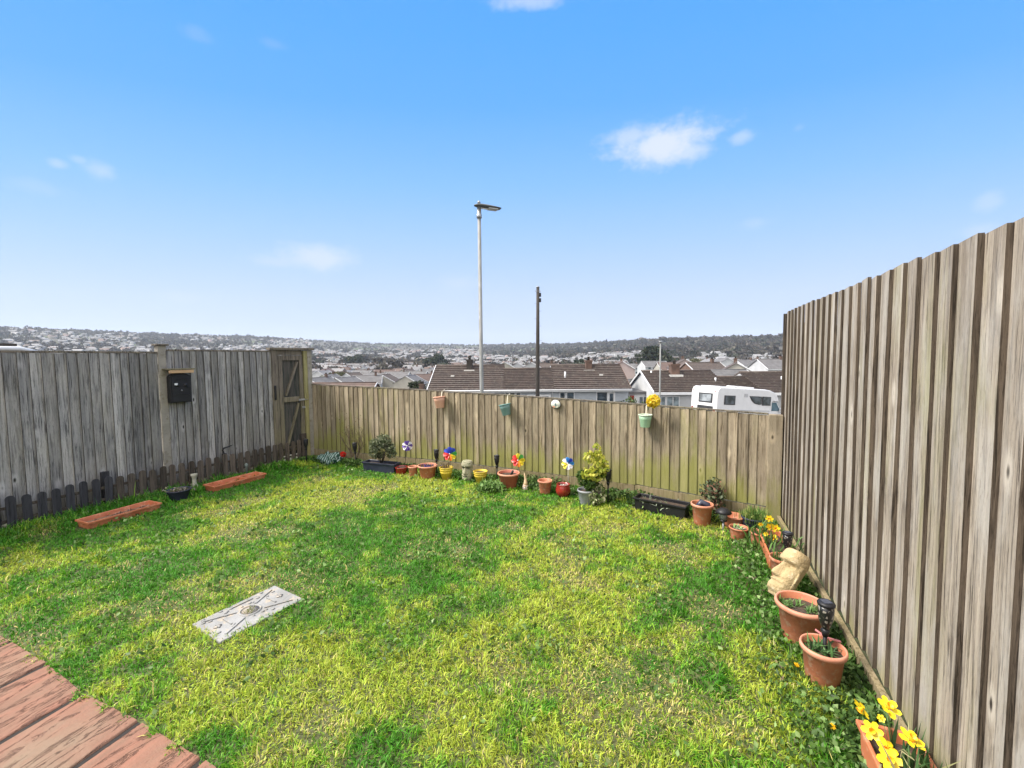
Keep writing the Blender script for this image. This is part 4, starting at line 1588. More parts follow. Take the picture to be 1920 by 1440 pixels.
def clumpy(n, rad_, centre, k=14, tight=.33, shell=.5):
    """points in k sub-clumps spread in an ellipsoid"""
    cs = rng.normal(size=(k, 3))
    cs /= np.linalg.norm(cs, axis=1)[:, None]
    cs *= rng.uniform(shell, .85, (k, 1))
    q = rng.normal(size=(n, 3))
    q /= np.linalg.norm(q, axis=1)[:, None]
    q *= rng.uniform(.3, 1, (n, 1)) ** .5 * tight
    p = cs[rng.integers(0, k, n)] * 1.0 + q
    return p * np.array(rad_) + np.array(centre)


def make_tree(name, px, D, hgt, wid, label, cols, kind='round', base=None, nleaf=900, group='trees standing among the houses'):
    x, y, z = pos(px, D)
    if base is not None:
        z = base
    o = empty(name, (x, y, z), random.uniform(0, 6), label, 'tree', group)
    mb = MB()
    mb.tube([(0, 0, -1), (.05, 0, hgt * .3), (0, .1, hgt * .75)], [wid * .06, wid * .04, wid * .012], 8)
    for k in range(9):
        a = k * 2.4
        z0 = hgt * (.28 + .05 * k)
        mb.tube([(0, 0, z0), (math.cos(a) * wid * .2, math.sin(a) * wid * .2, z0 + hgt * .12), (math.cos(a) * wid * .4, math.sin(a) * wid * .4, z0 + hgt * .2)], [wid * .025, wid * .014, wid * .004], 5)
    mb.build('trunk', M_TAR, o)
    if kind == 'cedar':
        pts_ = []
        for k, (zz, ww) in enumerate(((.45, .75), (.58, 1.0), (.72, .85), (.86, .6), (.97, .3))):
            q = rng.normal(size=(nleaf // 5, 3)) * (.5 * ww * wid * .5, .5 * ww * wid * .5, hgt * .022) + (rng.uniform(-.1, .1) * wid, 0, zz * hgt)
            pts_.append(q)
        P_ = np.concatenate(pts_)
    else:
        P_ = clumpy(nleaf, (wid / 2, wid / 2, hgt * .36), (0, 0, hgt * .62), 16, .42)
    leaves('crown', P_, wid * .10, pal(cols, len(P_), .35), o)
    return o


DK = [(.02, .032, .016), (.032, .045, .022), (.05, .055, .03)]
BR = [(.07, .06, .05), (.10, .085, .065), (.05, .045, .04)]
OL = [(.09, .09, .045), (.13, .115, .06), (.06, .065, .03)]
make_tree('cedar_tree', 1226, 300, 19, 21, 'dark layered cedar tree rising above rooftops behind the thin lamp column', DK, 'cedar', nleaf=2200)
make_tree('round_tree', 1082, 270, 12, 17, 'broad dark round tree above the right half of the long bungalow', DK, nleaf=1500)
make_tree('round_tree', 818, 420, 17, 22, 'large dark round tree just left of the long bungalow roof', DK, nleaf=1500)
make_tree('round_tree', 664, 560, 18, 24, 'large dark round tree in the valley right of the gate', DK, nleaf=1500)
make_tree('bare_tree', 680, 700, 16, 30, 'broad grey bare tree on the far slope right of the gate', BR, nleaf=1200)
make_tree('bare_tree', 720, 520, 13, 26, 'brown bare tree crown in the valley left of the street lamp', BR, nleaf=1200)
make_tree('dark_tree', 580, 900, 22, 18, 'dark pointed tree just above the gate beam', DK, nleaf=900)
make_tree('dark_tree', 838, 330, 9, 10, 'small dark tree beside the street lamp above the bungalow ridge', DK, nleaf=900)
make_tree('bare_tree', 1168, 230, 8, 10, 'small dark tree over the right end of the long bungalow', DK, nleaf=900)
make_tree('bare_tree', 1268, 260, 11, 14, 'grey brown bare tree behind the brick chimney of the gabled bungalow', BR, nleaf=1000)
make_tree('bare_tree', 1306, 250, 11, 15, 'olive brown bare tree right of the gabled bungalow chimney', OL, nleaf=1000)
make_tree('dark_tree', 1292, 130, 6, 3.4, 'slim dark conifer beside the pink gabled house', DK, nleaf=700, base=-6.2)
make_tree('bare_tree', 1124, 300, 9, 12, 'dull brown tree over the second chimney of the long bungalow', BR, nleaf=900)
make_tree('dark_tree', 780, 100, 5.2, 4.2, 'small blue green shrub tree against the left roof verge of the long bungalow', DK, nleaf=700, base=-8.6)
make_tree('bare_tree', 640, 200, 7, 12, 'low brown garden tree among white bungalows right of the gate', OL, nleaf=800)
make_tree('bare_tree', 715, 215, 6, 10, 'olive garden tree between the white houses left of the street lamp', OL, nleaf=800)


def shrub(name, px, D, zt_, w, d, label, cols, n=1500, base=None, leaf=.09, group=None):
    x, y, z = pos(px, D)
    z = z if base is None else base
    h = zt_ - z
    o = empty(name, (x, y, z), 0, label, 'shrub', group)
    mb = MB()
    for k in range(7):
        a = k * .9
        mb.tube([(0, 0, -.1), (math.cos(a) * w * .2, math.sin(a) * d * .2, h * .5), (math.cos(a) * w * .35, math.sin(a) * d * .35, h * .85)], [.03, .02, .006], 5)
    mb.build('stems', M_TAR, o)
    P_ = clumpy(n, (w / 2, d / 2, h * .5), (0, 0, h * .52), 18, .4)
    leaves('foliage', P_, leaf, pal(cols, n, .3), o)
    return o


shrub('garden_shrub', 1170, 26, -.78, 1.1, 1.2, 'dark green clipped shrub behind the low fence left of the mint bucket', DK)
shrub('garden_shrub', 1190, 26, -.80, 1.7, 1.3, 'lighter green rounded shrub next to the dark one behind the low fence', [(.07, .11, .03), (.11, .15, .05), (.05, .08, .025)])
shrub('garden_shrub', 1184, 60, -1.7, 4.5, 3.5, 'olive bare hedge between the long bungalow and the white gable', OL, leaf=.22)
shrub('garden_shrub', 1186, 50, -1.9, 2.0, 2.0, 'round dark blue green bush beside the white gable', DK, leaf=.14)


# ================================================================== GARDEN OBJECTS
def pot_profile(r, h, rim=.12, taper=.72, wall=.06):
    rb = r * taper
    rh = h * rim
    t = r * wall + .003
    return [(rb * .98, 0), (rb, .004), (rb + (r * .93 - rb) * .93, h - rh - .001), (r * .93, h - rh), (r, h - rh + .004), (r * 1.02, h - rh * .5), (r, h - .003), (r - t * .5, h), (r - t, h - .003), (r - t * 1.3, h * .8), (rb * .7, h * .5)]


def soil_disc(r, z, n=24):
    mb = MB()
    vs = [(0, 0, z + .004)]
    for ring in (.5, 1.0):
        for k in range(n):
            a = 2 * math.pi * k / n
            vs.append((r * ring * math.cos(a), r * ring * math.sin(a), z + random.uniform(-.003, .004) * (1.0 if ring < 1 else .3)))
    fs = [(0, 1 + k, 1 + (k + 1) % n) for k in range(n)] + [(1 + k, 1 + n + k, 1 + n + (k + 1) % n, 1 + (k + 1) % n) for k in range(n)]
    return mb.add(vs, fs, 0, True)


def blades(name, P, L, Wd, colors, lean=.35, bend=.5, parent=None, m=None, dirs=None):
    """grass-like blades: quad + tip triangle. P (n,3) bases"""
    n = len(P)
    az_ = rng.uniform(0, 2 * math.pi, n) if dirs is None else dirs
    d = np.stack([np.cos(az_), np.sin(az_), np.zeros(n)], 1)
    s = np.stack([-np.sin(az_), np.cos(az_), np.zeros(n)], 1)
    tw = rng.uniform(-1, 1, (n, 1))
    s = s * np.cos(tw) + np.array([0, 0, 1.0]) * 0 + d * np.sin(tw)
    L = np.broadcast_to(L, (n,))[:, None]
    Wd = np.broadcast_to(Wd, (n,))[:, None] * .5
    ln = rng.uniform(0, lean * 2, (n, 1))
    bd = rng.uniform(0, bend * 2, (n, 1))
    up = np.array([0, 0, 1.0])
    m1 = P + (up * np.cos(ln) + d * np.sin(ln)) * L * .55
    a2 = np.clip(ln + bd, 0, 2.2)
    t1 = m1 + (up * np.cos(a2) + d * np.sin(a2)) * L * .5
    v = np.stack([P - s * Wd * .8, P + s * Wd * .8, m1 + s * Wd, m1 - s * Wd, t1], 1).reshape(-1, 3)
    b = np.arange(n) * 5
    F = [np.stack([b, b + 1, b + 2, b + 3], -1), np.stack([b + 3, b + 2, b + 4], -1)]
    return npmesh(name, v, F, m or M_GRASS, np.repeat(colors, 5, axis=0), parent)


HOLES = []          # (x, y, radius) kept free of grass


def pot(px, py, wpx, hz, m, label, cat='plant pot', name='flower_pot', mrim=None, taper=.72, ridges=False, soil=True, sq=(1, 1), rot=0, rim=.14, flute=0, round_=False, soilz=.82, tilt=(0, 0)):
    """pot standing where its base centre is at (px, py), rim wpx wide"""
    b = G(px, py)
    r = wpx * b.y / (1600 * math.sqrt(1 + (b.x / b.y) ** 2))
    o = empty(name, b, R(rot), label, cat)
    o.rotation_euler = (tilt[0], tilt[1], R(rot))
    h = hz
    if round_:
        prof = [(r * .5, 0), (r * .8, h * .08), (r * 1.12, h * .35), (r * 1.15, h * .55), (r * 1.02, h * .85), (r * .98, h * .93), (r * 1.03, h), (r * .95, h), (r * .9, h * .88), (r * .6, h * .5)]
    elif ridges:
        prof = [(r * taper, 0), (r * .86, h * .55), (r * .89, h * .56), (r * .90, h * .63), (r * .87, h * .65), (r * .9, h * .74), (r * .95, h * .75), (r * .96, h * .83), (r * .92, h * .85), (r * .97, h * .94), (r * 1.02, h * .95), (r * 1.02, h * .99), (r * .96, h), (r * .93, h * .97), (r * .85, h * .6)]
    else:
        prof = pot_profile(r, h, rim, taper)
    MB().lathe(prof, 36, sq=sq, flute=flute, fr=(.01, h * .7)).build('body', m, o)
    if mrim:
        MB().lathe([(r * .965, h * .87), (r * 1.03, h * .89), (r * 1.05, h * .95), (r * 1.02, h * 1.005), (r * .94, h * 1.005), (r * .925, h * .90)], 36, sq=sq, cap=False).build('rim', mrim, o)
    if soil:
        q = soil_disc(r * .9, h * soilz)
        so_ = q.build('soil', M_SOIL, o)
        so_.scale = (sq[0], sq[1], 1)
    HOLES.append((b.x, b.y, r * .8))
    return o, r, h


def tuft(parent, n, r, z, L, W_, cols, lean=.3, bend=.5, name='leaves', c=(0, 0)):
    P_ = np.stack([rng.normal(0, r * .5, n) + c[0], rng.normal(0, r * .5, n) + c[1], np.full(n, z)], 1)
    return blades(name, P_, rng.uniform(.6, 1.1, n) * L, W_, pal(cols, n), lean, bend, parent)


GRN = [(.07, .15, .03), (.10, .20, .04), (.045, .10, .025)]
DEAD = [(.16, .11, .06), (.10, .07, .045), (.22, .17, .10)]


def sprig(parent, n, r, z, h, size, cols, name='foliage', stems=8):
    mb = MB()
    for k in range(stems):
        a = random.uniform(0, 6.3)
        q = random.uniform(.3, 1)
        mb.tube([(0, 0, z), (math.cos(a) * r * .3 * q, math.sin(a) * r * .3 * q, z + h * .5), (math.cos(a) * r * .75 * q, math.sin(a) * r * .75 * q, z + h * random.uniform(.75, 1))], [.004, .003, .001], 5)
    mb.build('stems', M_TAR, parent)
    P_ = clumpy(n, (r, r, h * .5), (0, 0, z + h * .55), 12, .42)
    return leaves(name, P_, size, pal(cols, n, .3), parent)


# --- row along the back fence, left to right
# green striped bundle
b = G(620, 868)
o = empty('striped_bag', b + Vector((0, 0, .0)), R(-15), 'crumpled green and white striped bag lying in the back left corner', 'bag')
tm = NT('striped_cloth')
co = tm.n('ShaderNodeTexCoord').outputs['Object']
wv = tm.n('ShaderNodeTexWave')
wv.inputs['Scale'].default_value = 8
wv.inputs['Distortion'].default_value = 9
wv.inputs['Detail'].default_value = 2
wv.inputs['Detail Scale'].default_value = .6
tm.l(co, wv.inputs['Vector'])
tm.base(tm.mix(tm.mr(wv.outputs[1], .84, .95), (.015, .06, .045), (.42, .52, .50)))
tm.b.inputs['Roughness'].default_value = .5
bm = bmesh.new()
bmesh.ops.create_icosphere(bm, subdivisions=4, radius=1)
for v in bm.verts:
    p = v.co.copy()
    nq = mnoise.fractal(p * 1.8, .6, 2.2, 4) * .3
    v.co = Vector((p.x * .21 * (1 + nq), p.y * .11 * (1 + nq), max(0, p.z * .10 * (1 + nq * 1.4) + .06)))
mb = MB().add([v.co for v in bm.verts], [[v.index for v in f.verts] for f in bm.faces], 0, True)
bm.free()
mb.build('bag', tm.m, o)
HOLES.append((b.x, b.y, .16))


def torch(px, py, topy, label, pattern=False, glassf=False, lean=0, py_base=None):
    b = G(px, py)
    top = 1.6 - (topy - (672 - .0102 * (px - 960))) * b.y / 800
    o = empty('solar_torch', b, random.uniform(0, 6), label, 'garden light', 'black solar torches around the lawn')
    o.rotation_euler = (R(lean * .3), R(lean), 0)
    h = top
    MB().tube([(0, 0, -.05), (0, 0, h - .125)], .0085, 10).lathe([(.012, h - .16), (.02, h - .13), (.012, h - .12)], 12).build('stake', M_BLACK, o)
    mt = M_BLACK if not pattern else None
    if 'torch_cage' not in MATS:
        t = NT('torch_cage')
        cc = t.n('ShaderNodeTexCoord').outputs['Object']
        vo = t.n('ShaderNodeTexVoronoi', feature='DISTANCE_TO_EDGE')
        vo.inputs['Scale'].default_value = 60
        t.l(t.vmap(cc, (1, 1, .6)), vo.inputs['Vector'])
        f = t.math('GREATER_THAN', vo.outputs['Distance'], .22)
        t.base(t.mix(f, (.012, .012, .013), (.22, .20, .17)))
        t.b.inputs['Roughness'].default_value = .3
        t.bump(t.math('SUBTRACT', 1, f), .003)
        MATS['torch_cage'] = t.m
    MB().lathe([(.010, h - .125), (.018, h - .115), (.030, h - .075), (.034, h - .03), (.033, h - .006), (.0, h - .006)], 20).build('lamp_cage', mt or MATS['torch_cage'], o)
    MB().lathe([(.033, h - .0055), (.037, h - .003), (.038, h + .006), (.033, h + .012), (.0, h + .013)], 20).build('cap', M_BLACK, o)
    MB().box((0, 0, h + .0145), (.038, .038, .002)).build('solar_panel', glass('solar_cell', (.03, .035, .05), .1), o)
    HOLES.append((b.x, b.y, .02))
    return o


torch(575, 868, 826, 'black solar torch at the corner where gate and low fence meet')
torch(668, 874, 833, 'black solar torch left of the dark trough with the bush', lean=-3)
torch(819, 893, 846, 'black solar torch beside the wide terracotta pot')
torch(932, 902, 857, 'black solar torch left of the large pot with the red and green pinwheel')
torch(1140, 945, 885, 'black solar torch right of the yellow green shrub')
torch(1475, 1062, 1008, 'black patterned solar torch behind the big sandstone head', True)
torch(1544, 1279, 1148, 'large near black patterned solar torch in front of the nearest round pot', True)

# red rose head
b = G(644, 872)
o = empty('red_flower', b, 0, 'single bright red flower on a stem beside the striped bag', 'flower')
MB().tube([(0, 0, 0), (.01, 0, .1), (0, 0, .15)], .004, 6).build('stem', M_LEAF if False else mat('green_stem', (.06, .13, .03), None, 9), o)
P_ = rng.normal(size=(90, 3))
P_ /= np.linalg.norm(P_, axis=1)[:, None]
leaves('petals', P_ * .035 + (0, 0, .165), .03, pal([(.62, .03, .02), (.5, .02, .015)], 90), o, aspect=1.1, N=P_ * 0)
tuft(o, 30, .05, 0, .14, .014, GRN)

# bare twiggy shrub
b = G(663, 868)
o = empty('bare_shrub', b, 0, 'tall leafless twiggy shrub in front of the left end of the low fence', 'shrub')
mb = MB()


def twig(p, d, L, r, lev):
    q = p + d * L
    mid = (p + q) / 2 + Vector((random.uniform(-.1, .1), random.uniform(-.1, .1), 0)) * L
    mb.tube([p, mid, q], [r, r * .8, r * .55], 4, cap=False)
    if lev == 0:
        return
    for k in range(random.choice((2, 3, 3))):
        nd = (d + Vector((random.gauss(0, .45), random.gauss(0, .3), random.uniform(-.1, .35)))).normalized()
        twig(p + d * L * random.uniform(.55, 1), nd, L * random.uniform(.55, .85), r * .6, lev - 1)


for k in range(3):
    twig(Vector((random.uniform(-.03, .03), 0, -.02)), Vector((random.uniform(-.4, .4), random.uniform(-.1, .15), 1)).normalized(), .27, .011, 4)
mb.build('branches', mat('twig_bark', (.15, .11, .075), (.09, .065, .045), 20, .9), o)
leaves('buds', clumpy(160, (.26, .16, .26), (0, 0, .58), 10, .4), .012, pal([(.16, .13, .05), (.12, .14, .05), (.2, .12, .07)], 160), o)

# dark trough with grey green bush
def trough(c, ang, L, Wd, h, m, label, taper=.82, soilz=.75, name='trough_planter', lip=.012, soil=M_SOIL, cat='planter'):
    o = empty(name, c, ang, label, cat)
    mb = MB()
    t = .006
    bl, bw = L * (1 - (1 - taper) * .35), Wd * taper
    ring = lambda l, w, z: [(-l / 2, -w / 2, z), (l / 2, -w / 2, z), (l / 2, w / 2, z), (-l / 2, w / 2, z)]
    rs_ = [ring(bl, bw, 0), ring(L - 2 * lip, Wd - 2 * lip, h - .022), ring(L, Wd, h - .018), ring(L, Wd, h), ring(L - 2 * lip, Wd - 2 * lip, h), ring(L - 2 * lip - t, Wd - 2 * lip - t, h - .004), ring(bl - 2 * t, bw - 2 * t, h * .15)]
    vs = [p for q in rs_ for p in q]
    fs = [(3, 2, 1, 0)]
    for i in range(len(rs_) - 1):
        for k in range(4):
            fs.append((i * 4 + k, i * 4 + (k + 1) % 4, i * 4 + 4 + (k + 1) % 4, i * 4 + 4 + k))
    fs.append(tuple((len(rs_) - 1) * 4 + k for k in range(4)))
    mb.add(vs, fs)
    mb.build('body', m, o, bevel=.003)
    if soil:
        nx, ny = 24, 6
        l, w = (bl + (L - bl) * soilz) * .955, (bw + (Wd - bw) * soilz) * .86
        vs = [(-l / 2 + l * i / nx, -w / 2 + w * j / ny, h * soilz + (random.uniform(-.006, .008) if 0 < i < nx and 0 < j < ny else 0)) for i in range(nx + 1) for j in range(ny + 1)]
        fs = [(i * (ny + 1) + j, (i + 1) * (ny + 1) + j, (i + 1) * (ny + 1) + j + 1, i * (ny + 1) + j + 1) for i in range(nx) for j in range(ny)]
        MB().add(vs, fs, 0, True).build('soil', soil, o)
    ca, sa = math.cos(ang), math.sin(ang)
    for f in np.linspace(-.42, .42, 7):
        HOLES.append((c[0] + ca * L * f, c[1] + sa * L * f, Wd * .45))
    return o


ab = math.atan2(bdir.y, bdir.x)
a_, c_ = G(686, 881), G(746, 887)
c0_ = (a_ + c_) / 2
o = trough(c0_, math.atan2((c_ - a_).y, (c_ - a_).x), (c_ - a_).length, .17, .14, M_NAVY, 'dark trough planter holding a grey green bush against the low fence')
mb = MB()
P_ = clumpy(1700, (.2, .13, .18), (0, .02, .33), 16, .42)
leaves('foliage', P_, .02, pal([(.11, .14, .075), (.17, .20, .12), (.07, .09, .04), (.25, .27, .18)], len(P_), .3), o, aspect=2.6)
for k in range(12):
    a = random.uniform(0, 6.3)
    mb.tube([(0, 0, .1), (math.cos(a) * .08, math.sin(a) * .05, .25), (math.cos(a) * .17, math.sin(a) * .1, .4)], [.004, .003, .001], 4)
mb.build('stems', M_TAR, o)

pot(753, 888, 25, .10, M_GLAZE, 'shallow red pot standing just right of the dark trough', round_=False, taper=.8)
pot(775, 893, 19, .14, M_TERRA, 'smallest terracotta pot beside the wide one, by the purple pinwheel', mrim=M_TRIM)
o, r, h = pot(802, 895, 37, .17, M_TERRA, 'wide terracotta pot of purple flowers beside a black torch', mrim=M_TRIM)
leaves('flowers', np.stack([rng.normal(0, r * .45, 130), rng.normal(0, r * .45, 130), rng.uniform(h * .84, h * 1.02, 130)], 1), .014, pal([(.10, .06, .30), (.05, .04, .16), (.05, .09, .03)], 130), o)
o, r, h = pot(837, 899, 26, .17, M_YEL, 'yellow ringed pot holding dead stalks below the rainbow pinwheel', ridges=True, taper=.62)
tuft(o, 60, .06, h * .8, .13, .006, DEAD, .35, .5, 'dead_stalks')
pot(901, 904, 27, .15, M_YEL, 'yellow ringed pot right of the small stone head', ridges=True, taper=.62)
o, r, h = pot(954, 914, 41, .19, M_REDPLASTIC, 'large red brown pot with pale rim below the red and yellow pinwheel', mrim=M_TRIM)
MB().tube([(.03, 0, h * .8), (.05, .02, h * 1.05), (.06, .02, h * 1.1)], [.012, .016, .008], 8).build('dark_pebble', M_BLACK, o)
pot(1022, 925, 27, .16, M_TERRA, 'small empty terracotta pot between the gnome and the red glazed pot', mrim=M_TRIM, soilz=.5)
o, r, h = pot(1056, 931, 25, .15, M_GLAZE, 'round glossy dark red pot beside the small terracotta pot', round_=True)
leaves('white_flowers', np.stack([rng.normal(0, r * .4, 24), rng.normal(0, r * .4, 24), rng.uniform(h * .85, h * 1.0, 24)], 1), .014, pal([(.6, .6, .56)], 24), o)
o, r, h = pot(1099, 944, 34, .16, M_GREYPOT, 'grey pot holding a yellow green leafy shrub by the low fence', rim=.16)
mb = MB()
for k in range(9):
    a = random.uniform(0, 6.3)
    mb.tube([(0, 0, h * .8), (.03 + math.cos(a) * .05, math.sin(a) * .05, .3), (.06 + math.cos(a) * .12, math.sin(a) * .08, .45)], [.006, .004, .002], 5)
mb.build('stems', mat('shrub_bark', (.2, .15, .08), (.12, .09, .05), 20, .9), o)
P1 = clumpy(620, (.14, .12, .14), (.05, 0, .27), 10, .42)
P2 = clumpy(620, (.185, .14, .17), (.075, 0, .42), 12, .42)
P2[:60] = P2[:60] * (.35, .4, 1) + (.085, 0, .09)
leaves('foliage', np.concatenate([P1, P2]), .034, np.concatenate([pal([(.05, .10, .02), (.08, .14, .03)], len(P1)), pal([(.42, .44, .06), (.55, .52, .10), (.30, .36, .05)], len(P2))]), o, aspect=1.5)
b = G(1121, 948)
o = empty('variegated_plant', b, 0, 'cream edged variegated plant spilling beside the grey pot', 'plant')
sprig(o, 420, .10, 0, .22, .028, [(.42, .44, .25), (.10, .16, .04), (.55, .55, .36)], stems=8)

# leafy clump in front of the yellow pot
b = G(920, 920)
o = empty('leafy_weed', b, 0, 'clump of broad green leaves in the grass before the low fence', 'plant')
tuft(o, 130, .14, 0, .17, .022, [(.12, .22, .05), (.17, .28, .07), (.08, .15, .03)], .5, .7)
leaves('foliage', clumpy(260, (.2, .12, .06), (0, -.03, .06), 8, .5), .03, pal([(.10, .2, .05), (.2, .32, .1)], 260), o)


# --- pinwheels
def pinwheel(px, py, rad_, basepx, basepy, cols, label, n=8, D=None):
    b = G(basepx, basepy)
    c = EYE + ray(px, py) * (b.y / ray(px, py).y)
    o = empty('pinwheel', (b.x, b.y, 0), 0, label, 'pinwheel')
    off = Vector((c.x - b.x, 0, c.z))
    MB().tube([(0, 0, .05), off + Vector((0, .006, 0))], .0035, 6).build('stick', M_BLACK if cols[0][2] > .2 and n == 10 else mat('pale_stick', (.5, .48, .42), None, 5), o)
    face = (EYE - c).normalized()
    face = (face + Vector((-.15, 0, .0))).normalized()
    rot = face.to_track_quat('Z', 'Y').to_matrix()
    for k in range(n):
        a0 = 2 * math.pi * k / n
        mb = MB()
        pts = []
        for (rr, da, zz) in ((.04, 0, .0), (.5, -.30, .0), (.9, -.30, .006), (1.05, .05, .02), (.98, .38, .045), (.6, .5, .055), (.3, .5, .03)):
            pts.append(off + rot @ Vector((rad_ * rr * math.cos(a0 + da), rad_ * rr * math.sin(a0 + da), rad_ * zz * 7)))
        back = [p - rot @ Vector((0, 0, .0012)) for p in pts]
        m_ = len(pts)
        mb.add(pts + back, [tuple(range(m_)), tuple(reversed(range(m_, 2 * m_)))] + [(i, i + m_, (i + 1) % m_ + m_, (i + 1) % m_) for i in range(m_)])
        cc = cols[k % len(cols)]
        key = 'vane_%d_%d_%d' % tuple(int(v * 99) for v in cc)
        mb.build('vane', mat(key, cc, tuple(min(1, v * .9) for v in cc), 5, .35), o)
    MB().lathe([(.0, .012), (.007, .01), (.009, 0), (0, -.004)], 10, rot=rot).build('hub', M_WHITE, o, loc=off + rot @ Vector((0, 0, .03 * rad_ / .06)))
    return o


PUR, WHT, RED, ORG, YLW, GRE, BLU, SKY_ = (.10, .05, .28), (.75, .72, .78), (.62, .03, .03), (.7, .2, .03), (.75, .6, .04), (.06, .35, .08), (.03, .06, .45), (.04, .25, .65)
pinwheel(764, 836, .072, 758, 886, [PUR, WHT, PUR, PUR, WHT], 'purple and white pinwheel on a stick above the shallow red pot', 10)
pinwheel(844, 851, .092, 842, 894, [GRE, BLU, BLU, BLU, RED, RED, ORG, YLW], 'rainbow pinwheel with blue, red and green vanes above the yellow pot', 8)
pinwheel(972, 863, .085, 972, 906, [YLW, GRE, YLW, RED, RED, RED, ORG, YLW], 'red, yellow and green pinwheel above the large red brown pot', 8)
pinwheel(1065, 869, .072, 1066, 925, [SKY_, BLU, SKY_, WHT, YLW, YLW, WHT, WHT], 'blue, white and yellow pinwheel above the round glossy red pot', 8)

# --- gnome
b = G(985, 918)
o = empty('garden_gnome', b, R(-10), 'small pale garden gnome with a tall curved pointed hat', 'ornament')
MB().lathe([(.03, 0), (.036, .01), (.034, .045), (.026, .07), (.0, .075)], 20).build('body', mat('gnome_white', (.62, .52, .42), (.5, .4, .32), 12, .6), o)
MB().tube([(0, 0, .052), (.004, 0, .09), (.004, 0, .13), (-.004, 0, .17), (-.012, 0, .205)], [.031, .022, .015, .009, .002], 16).build('hat', mat('gnome_hat', (.62, .44, .28), (.5, .34, .2), 12, .6), o)
MB().lathe([(0, -.009), (.008, -.005), (.009, .003), (0, .01)], 12, (0, -.036, .05)).build('nose', mat('gnome_nose', (.55, .2, .12), None, 9), o)
MB().lathe([(0, -.02), (.008, -.008), (.01, .004), (0, .008)], 12, (0, -.034, .036)).build('beard', M_WHITE, o)
HOLES.append((b.x, b.y, .05))


# --- stone heads
def head_mesh(h, m, seed=0):
    """long carved head facing -y: grid around the vertical axis"""
    nz, na_ = 64, 72
    vs, fs = [], []

    def lerp(x, xs_, ys_):
        return float(np.interp(x, xs_, ys_))
    for i in range(nz + 1):
        f = i / nz
        hw = lerp(f, [0, .06, .16, .28, .45, .62, .72, .80, .92, .985, 1], [.215, .20, .19, .205, .205, .20, .225, .225, .205, .17, .10])
        fd = lerp(f, [0, .05, .10, .17, .24, .29, .33, .37, .45, .60, .68, .72, .76, .84, .94, .99, 1],
                  [.12, .14, .22, .235, .19, .225, .185, .20, .185, .145, .13, .235, .255, .24, .215, .17, .09])
        bd = lerp(f, [0, .15, .4, .7, .9, .98, 1], [.19, .17, .19, .22, .21, .17, .10])
        for k in range(na_):
            a = 2 * math.pi * k / na_
            cx, sy_ = math.cos(a), math.sin(a)
            n_ = 2.6
            den = (abs(cx) ** n_ + abs(sy_) ** n_) ** (-1 / n_)
            x = hw * cx * den
            y = (bd if sy_ > 0 else fd) * sy_ * den
            if sy_ < 0:
                u = abs(x)
                nz_ = max(0, 1 - (u / lerp(f, [.34, .40, .70, .74], [.085, .078, .036, .04])) ** 2) if .33 < f < .76 else 0
                if nz_ > 0:
                    y -= lerp(f, [.33, .37, .42, .58, .70, .76], [.0, .125, .14, .10, .085, .0]) * nz_ ** .6
                if .60 < f < .71 and u > .03:     # eye sockets
                    e = max(0, 1 - ((u - .105) / .085) ** 2) * max(0, 1 - ((f - .655) / .055) ** 2)
                    y += .085 * e
                if .10 < f < .33:        # lips
                    e = max(0, 1 - (u / .12) ** 2)
                    y -= .03 * e * (math.exp(-((f - .285) / .022) ** 2) + math.exp(-((f - .225) / .022) ** 2)) - .035 * e * math.exp(-((f - .256) / .012) ** 2)
                y += .02 * max(0, u - .1) / .1 * (1 if f < .6 else 0)
            else:
                pass
            if abs(sy_) < .45 and .38 < f < .72:   # long ears
                x *= 1 + .10 * max(0, 1 - ((sy_ - .1) / .3) ** 2)
            d = 1 + .035 * mnoise.fractal(Vector((x * 6, y * 6, f * 8 + seed)), .6, 2.1, 3)
            vs.append((x * h * d, y * h * d, f * h))
    for i in range(nz):
        for k in range(na_):
            k2 = (k + 1) % na_
            fs.append((i * na_ + k, i * na_ + k2, (i + 1) * na_ + k2, (i + 1) * na_ + k))
    fs += [tuple(reversed(range(na_))), tuple(nz * na_ + k for k in range(na_))]
    return MB().add(vs, fs, 0, True)


b = G(876, 901)
o = head_mesh(.27, M_STONE, 3).build('stone_head', M_STONE, None, b)
o.rotation_euler = (R(-3), 0, R(-22))
o.scale = (1.25, 1.1, 1)
tag(o, 'small mossy grey stone head standing between the two yellow pots', 'statue')
M_FACE_SHADE = mat('painted_face_shade', (.035, .04, .022), (.055, .055, .032), 30, .95)  # dark insets paint shade into the eye sockets and mouth
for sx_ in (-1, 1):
    MB().lathe([(0, -.008), (.013, -.003), (.013, .003), (0, .008)], 12, (sx_ * .029, -.040, .177), sq=(1.15, .8)).build('eye_shade', M_FACE_SHADE, o)
MB().lathe([(0, -.004), (.02, -.002), (.02, .002), (0, .004)], 12, (0, -.054, .0695), sq=(1.1, .5)).build('mouth_shade', M_FACE_SHADE, o)
HOLES.append((b.x, b.y, .06))

o = head_mesh(.33, M_SAND, 8).build('stone_head', M_SAND, None, None)
SH_C = G(1490, 1122)
SR = Matrix.Rotation(R(36), 4, Vector((-.31, .95, 0)).normalized()) @ Matrix.Rotation(R(-88), 4, 'Z')
tgt = EYE + ray(1484, 1066) * (SH_C.y / ray(1484, 1066).y)
o.matrix_world = Matrix.Translation(tgt - (SR @ Vector((0, 0, .21)))) @ SR
tag(o, 'big sandstone head leaning back in profile against the tall right fence', 'statue')
HOLES.append((SH_C.x, SH_C.y, .12))

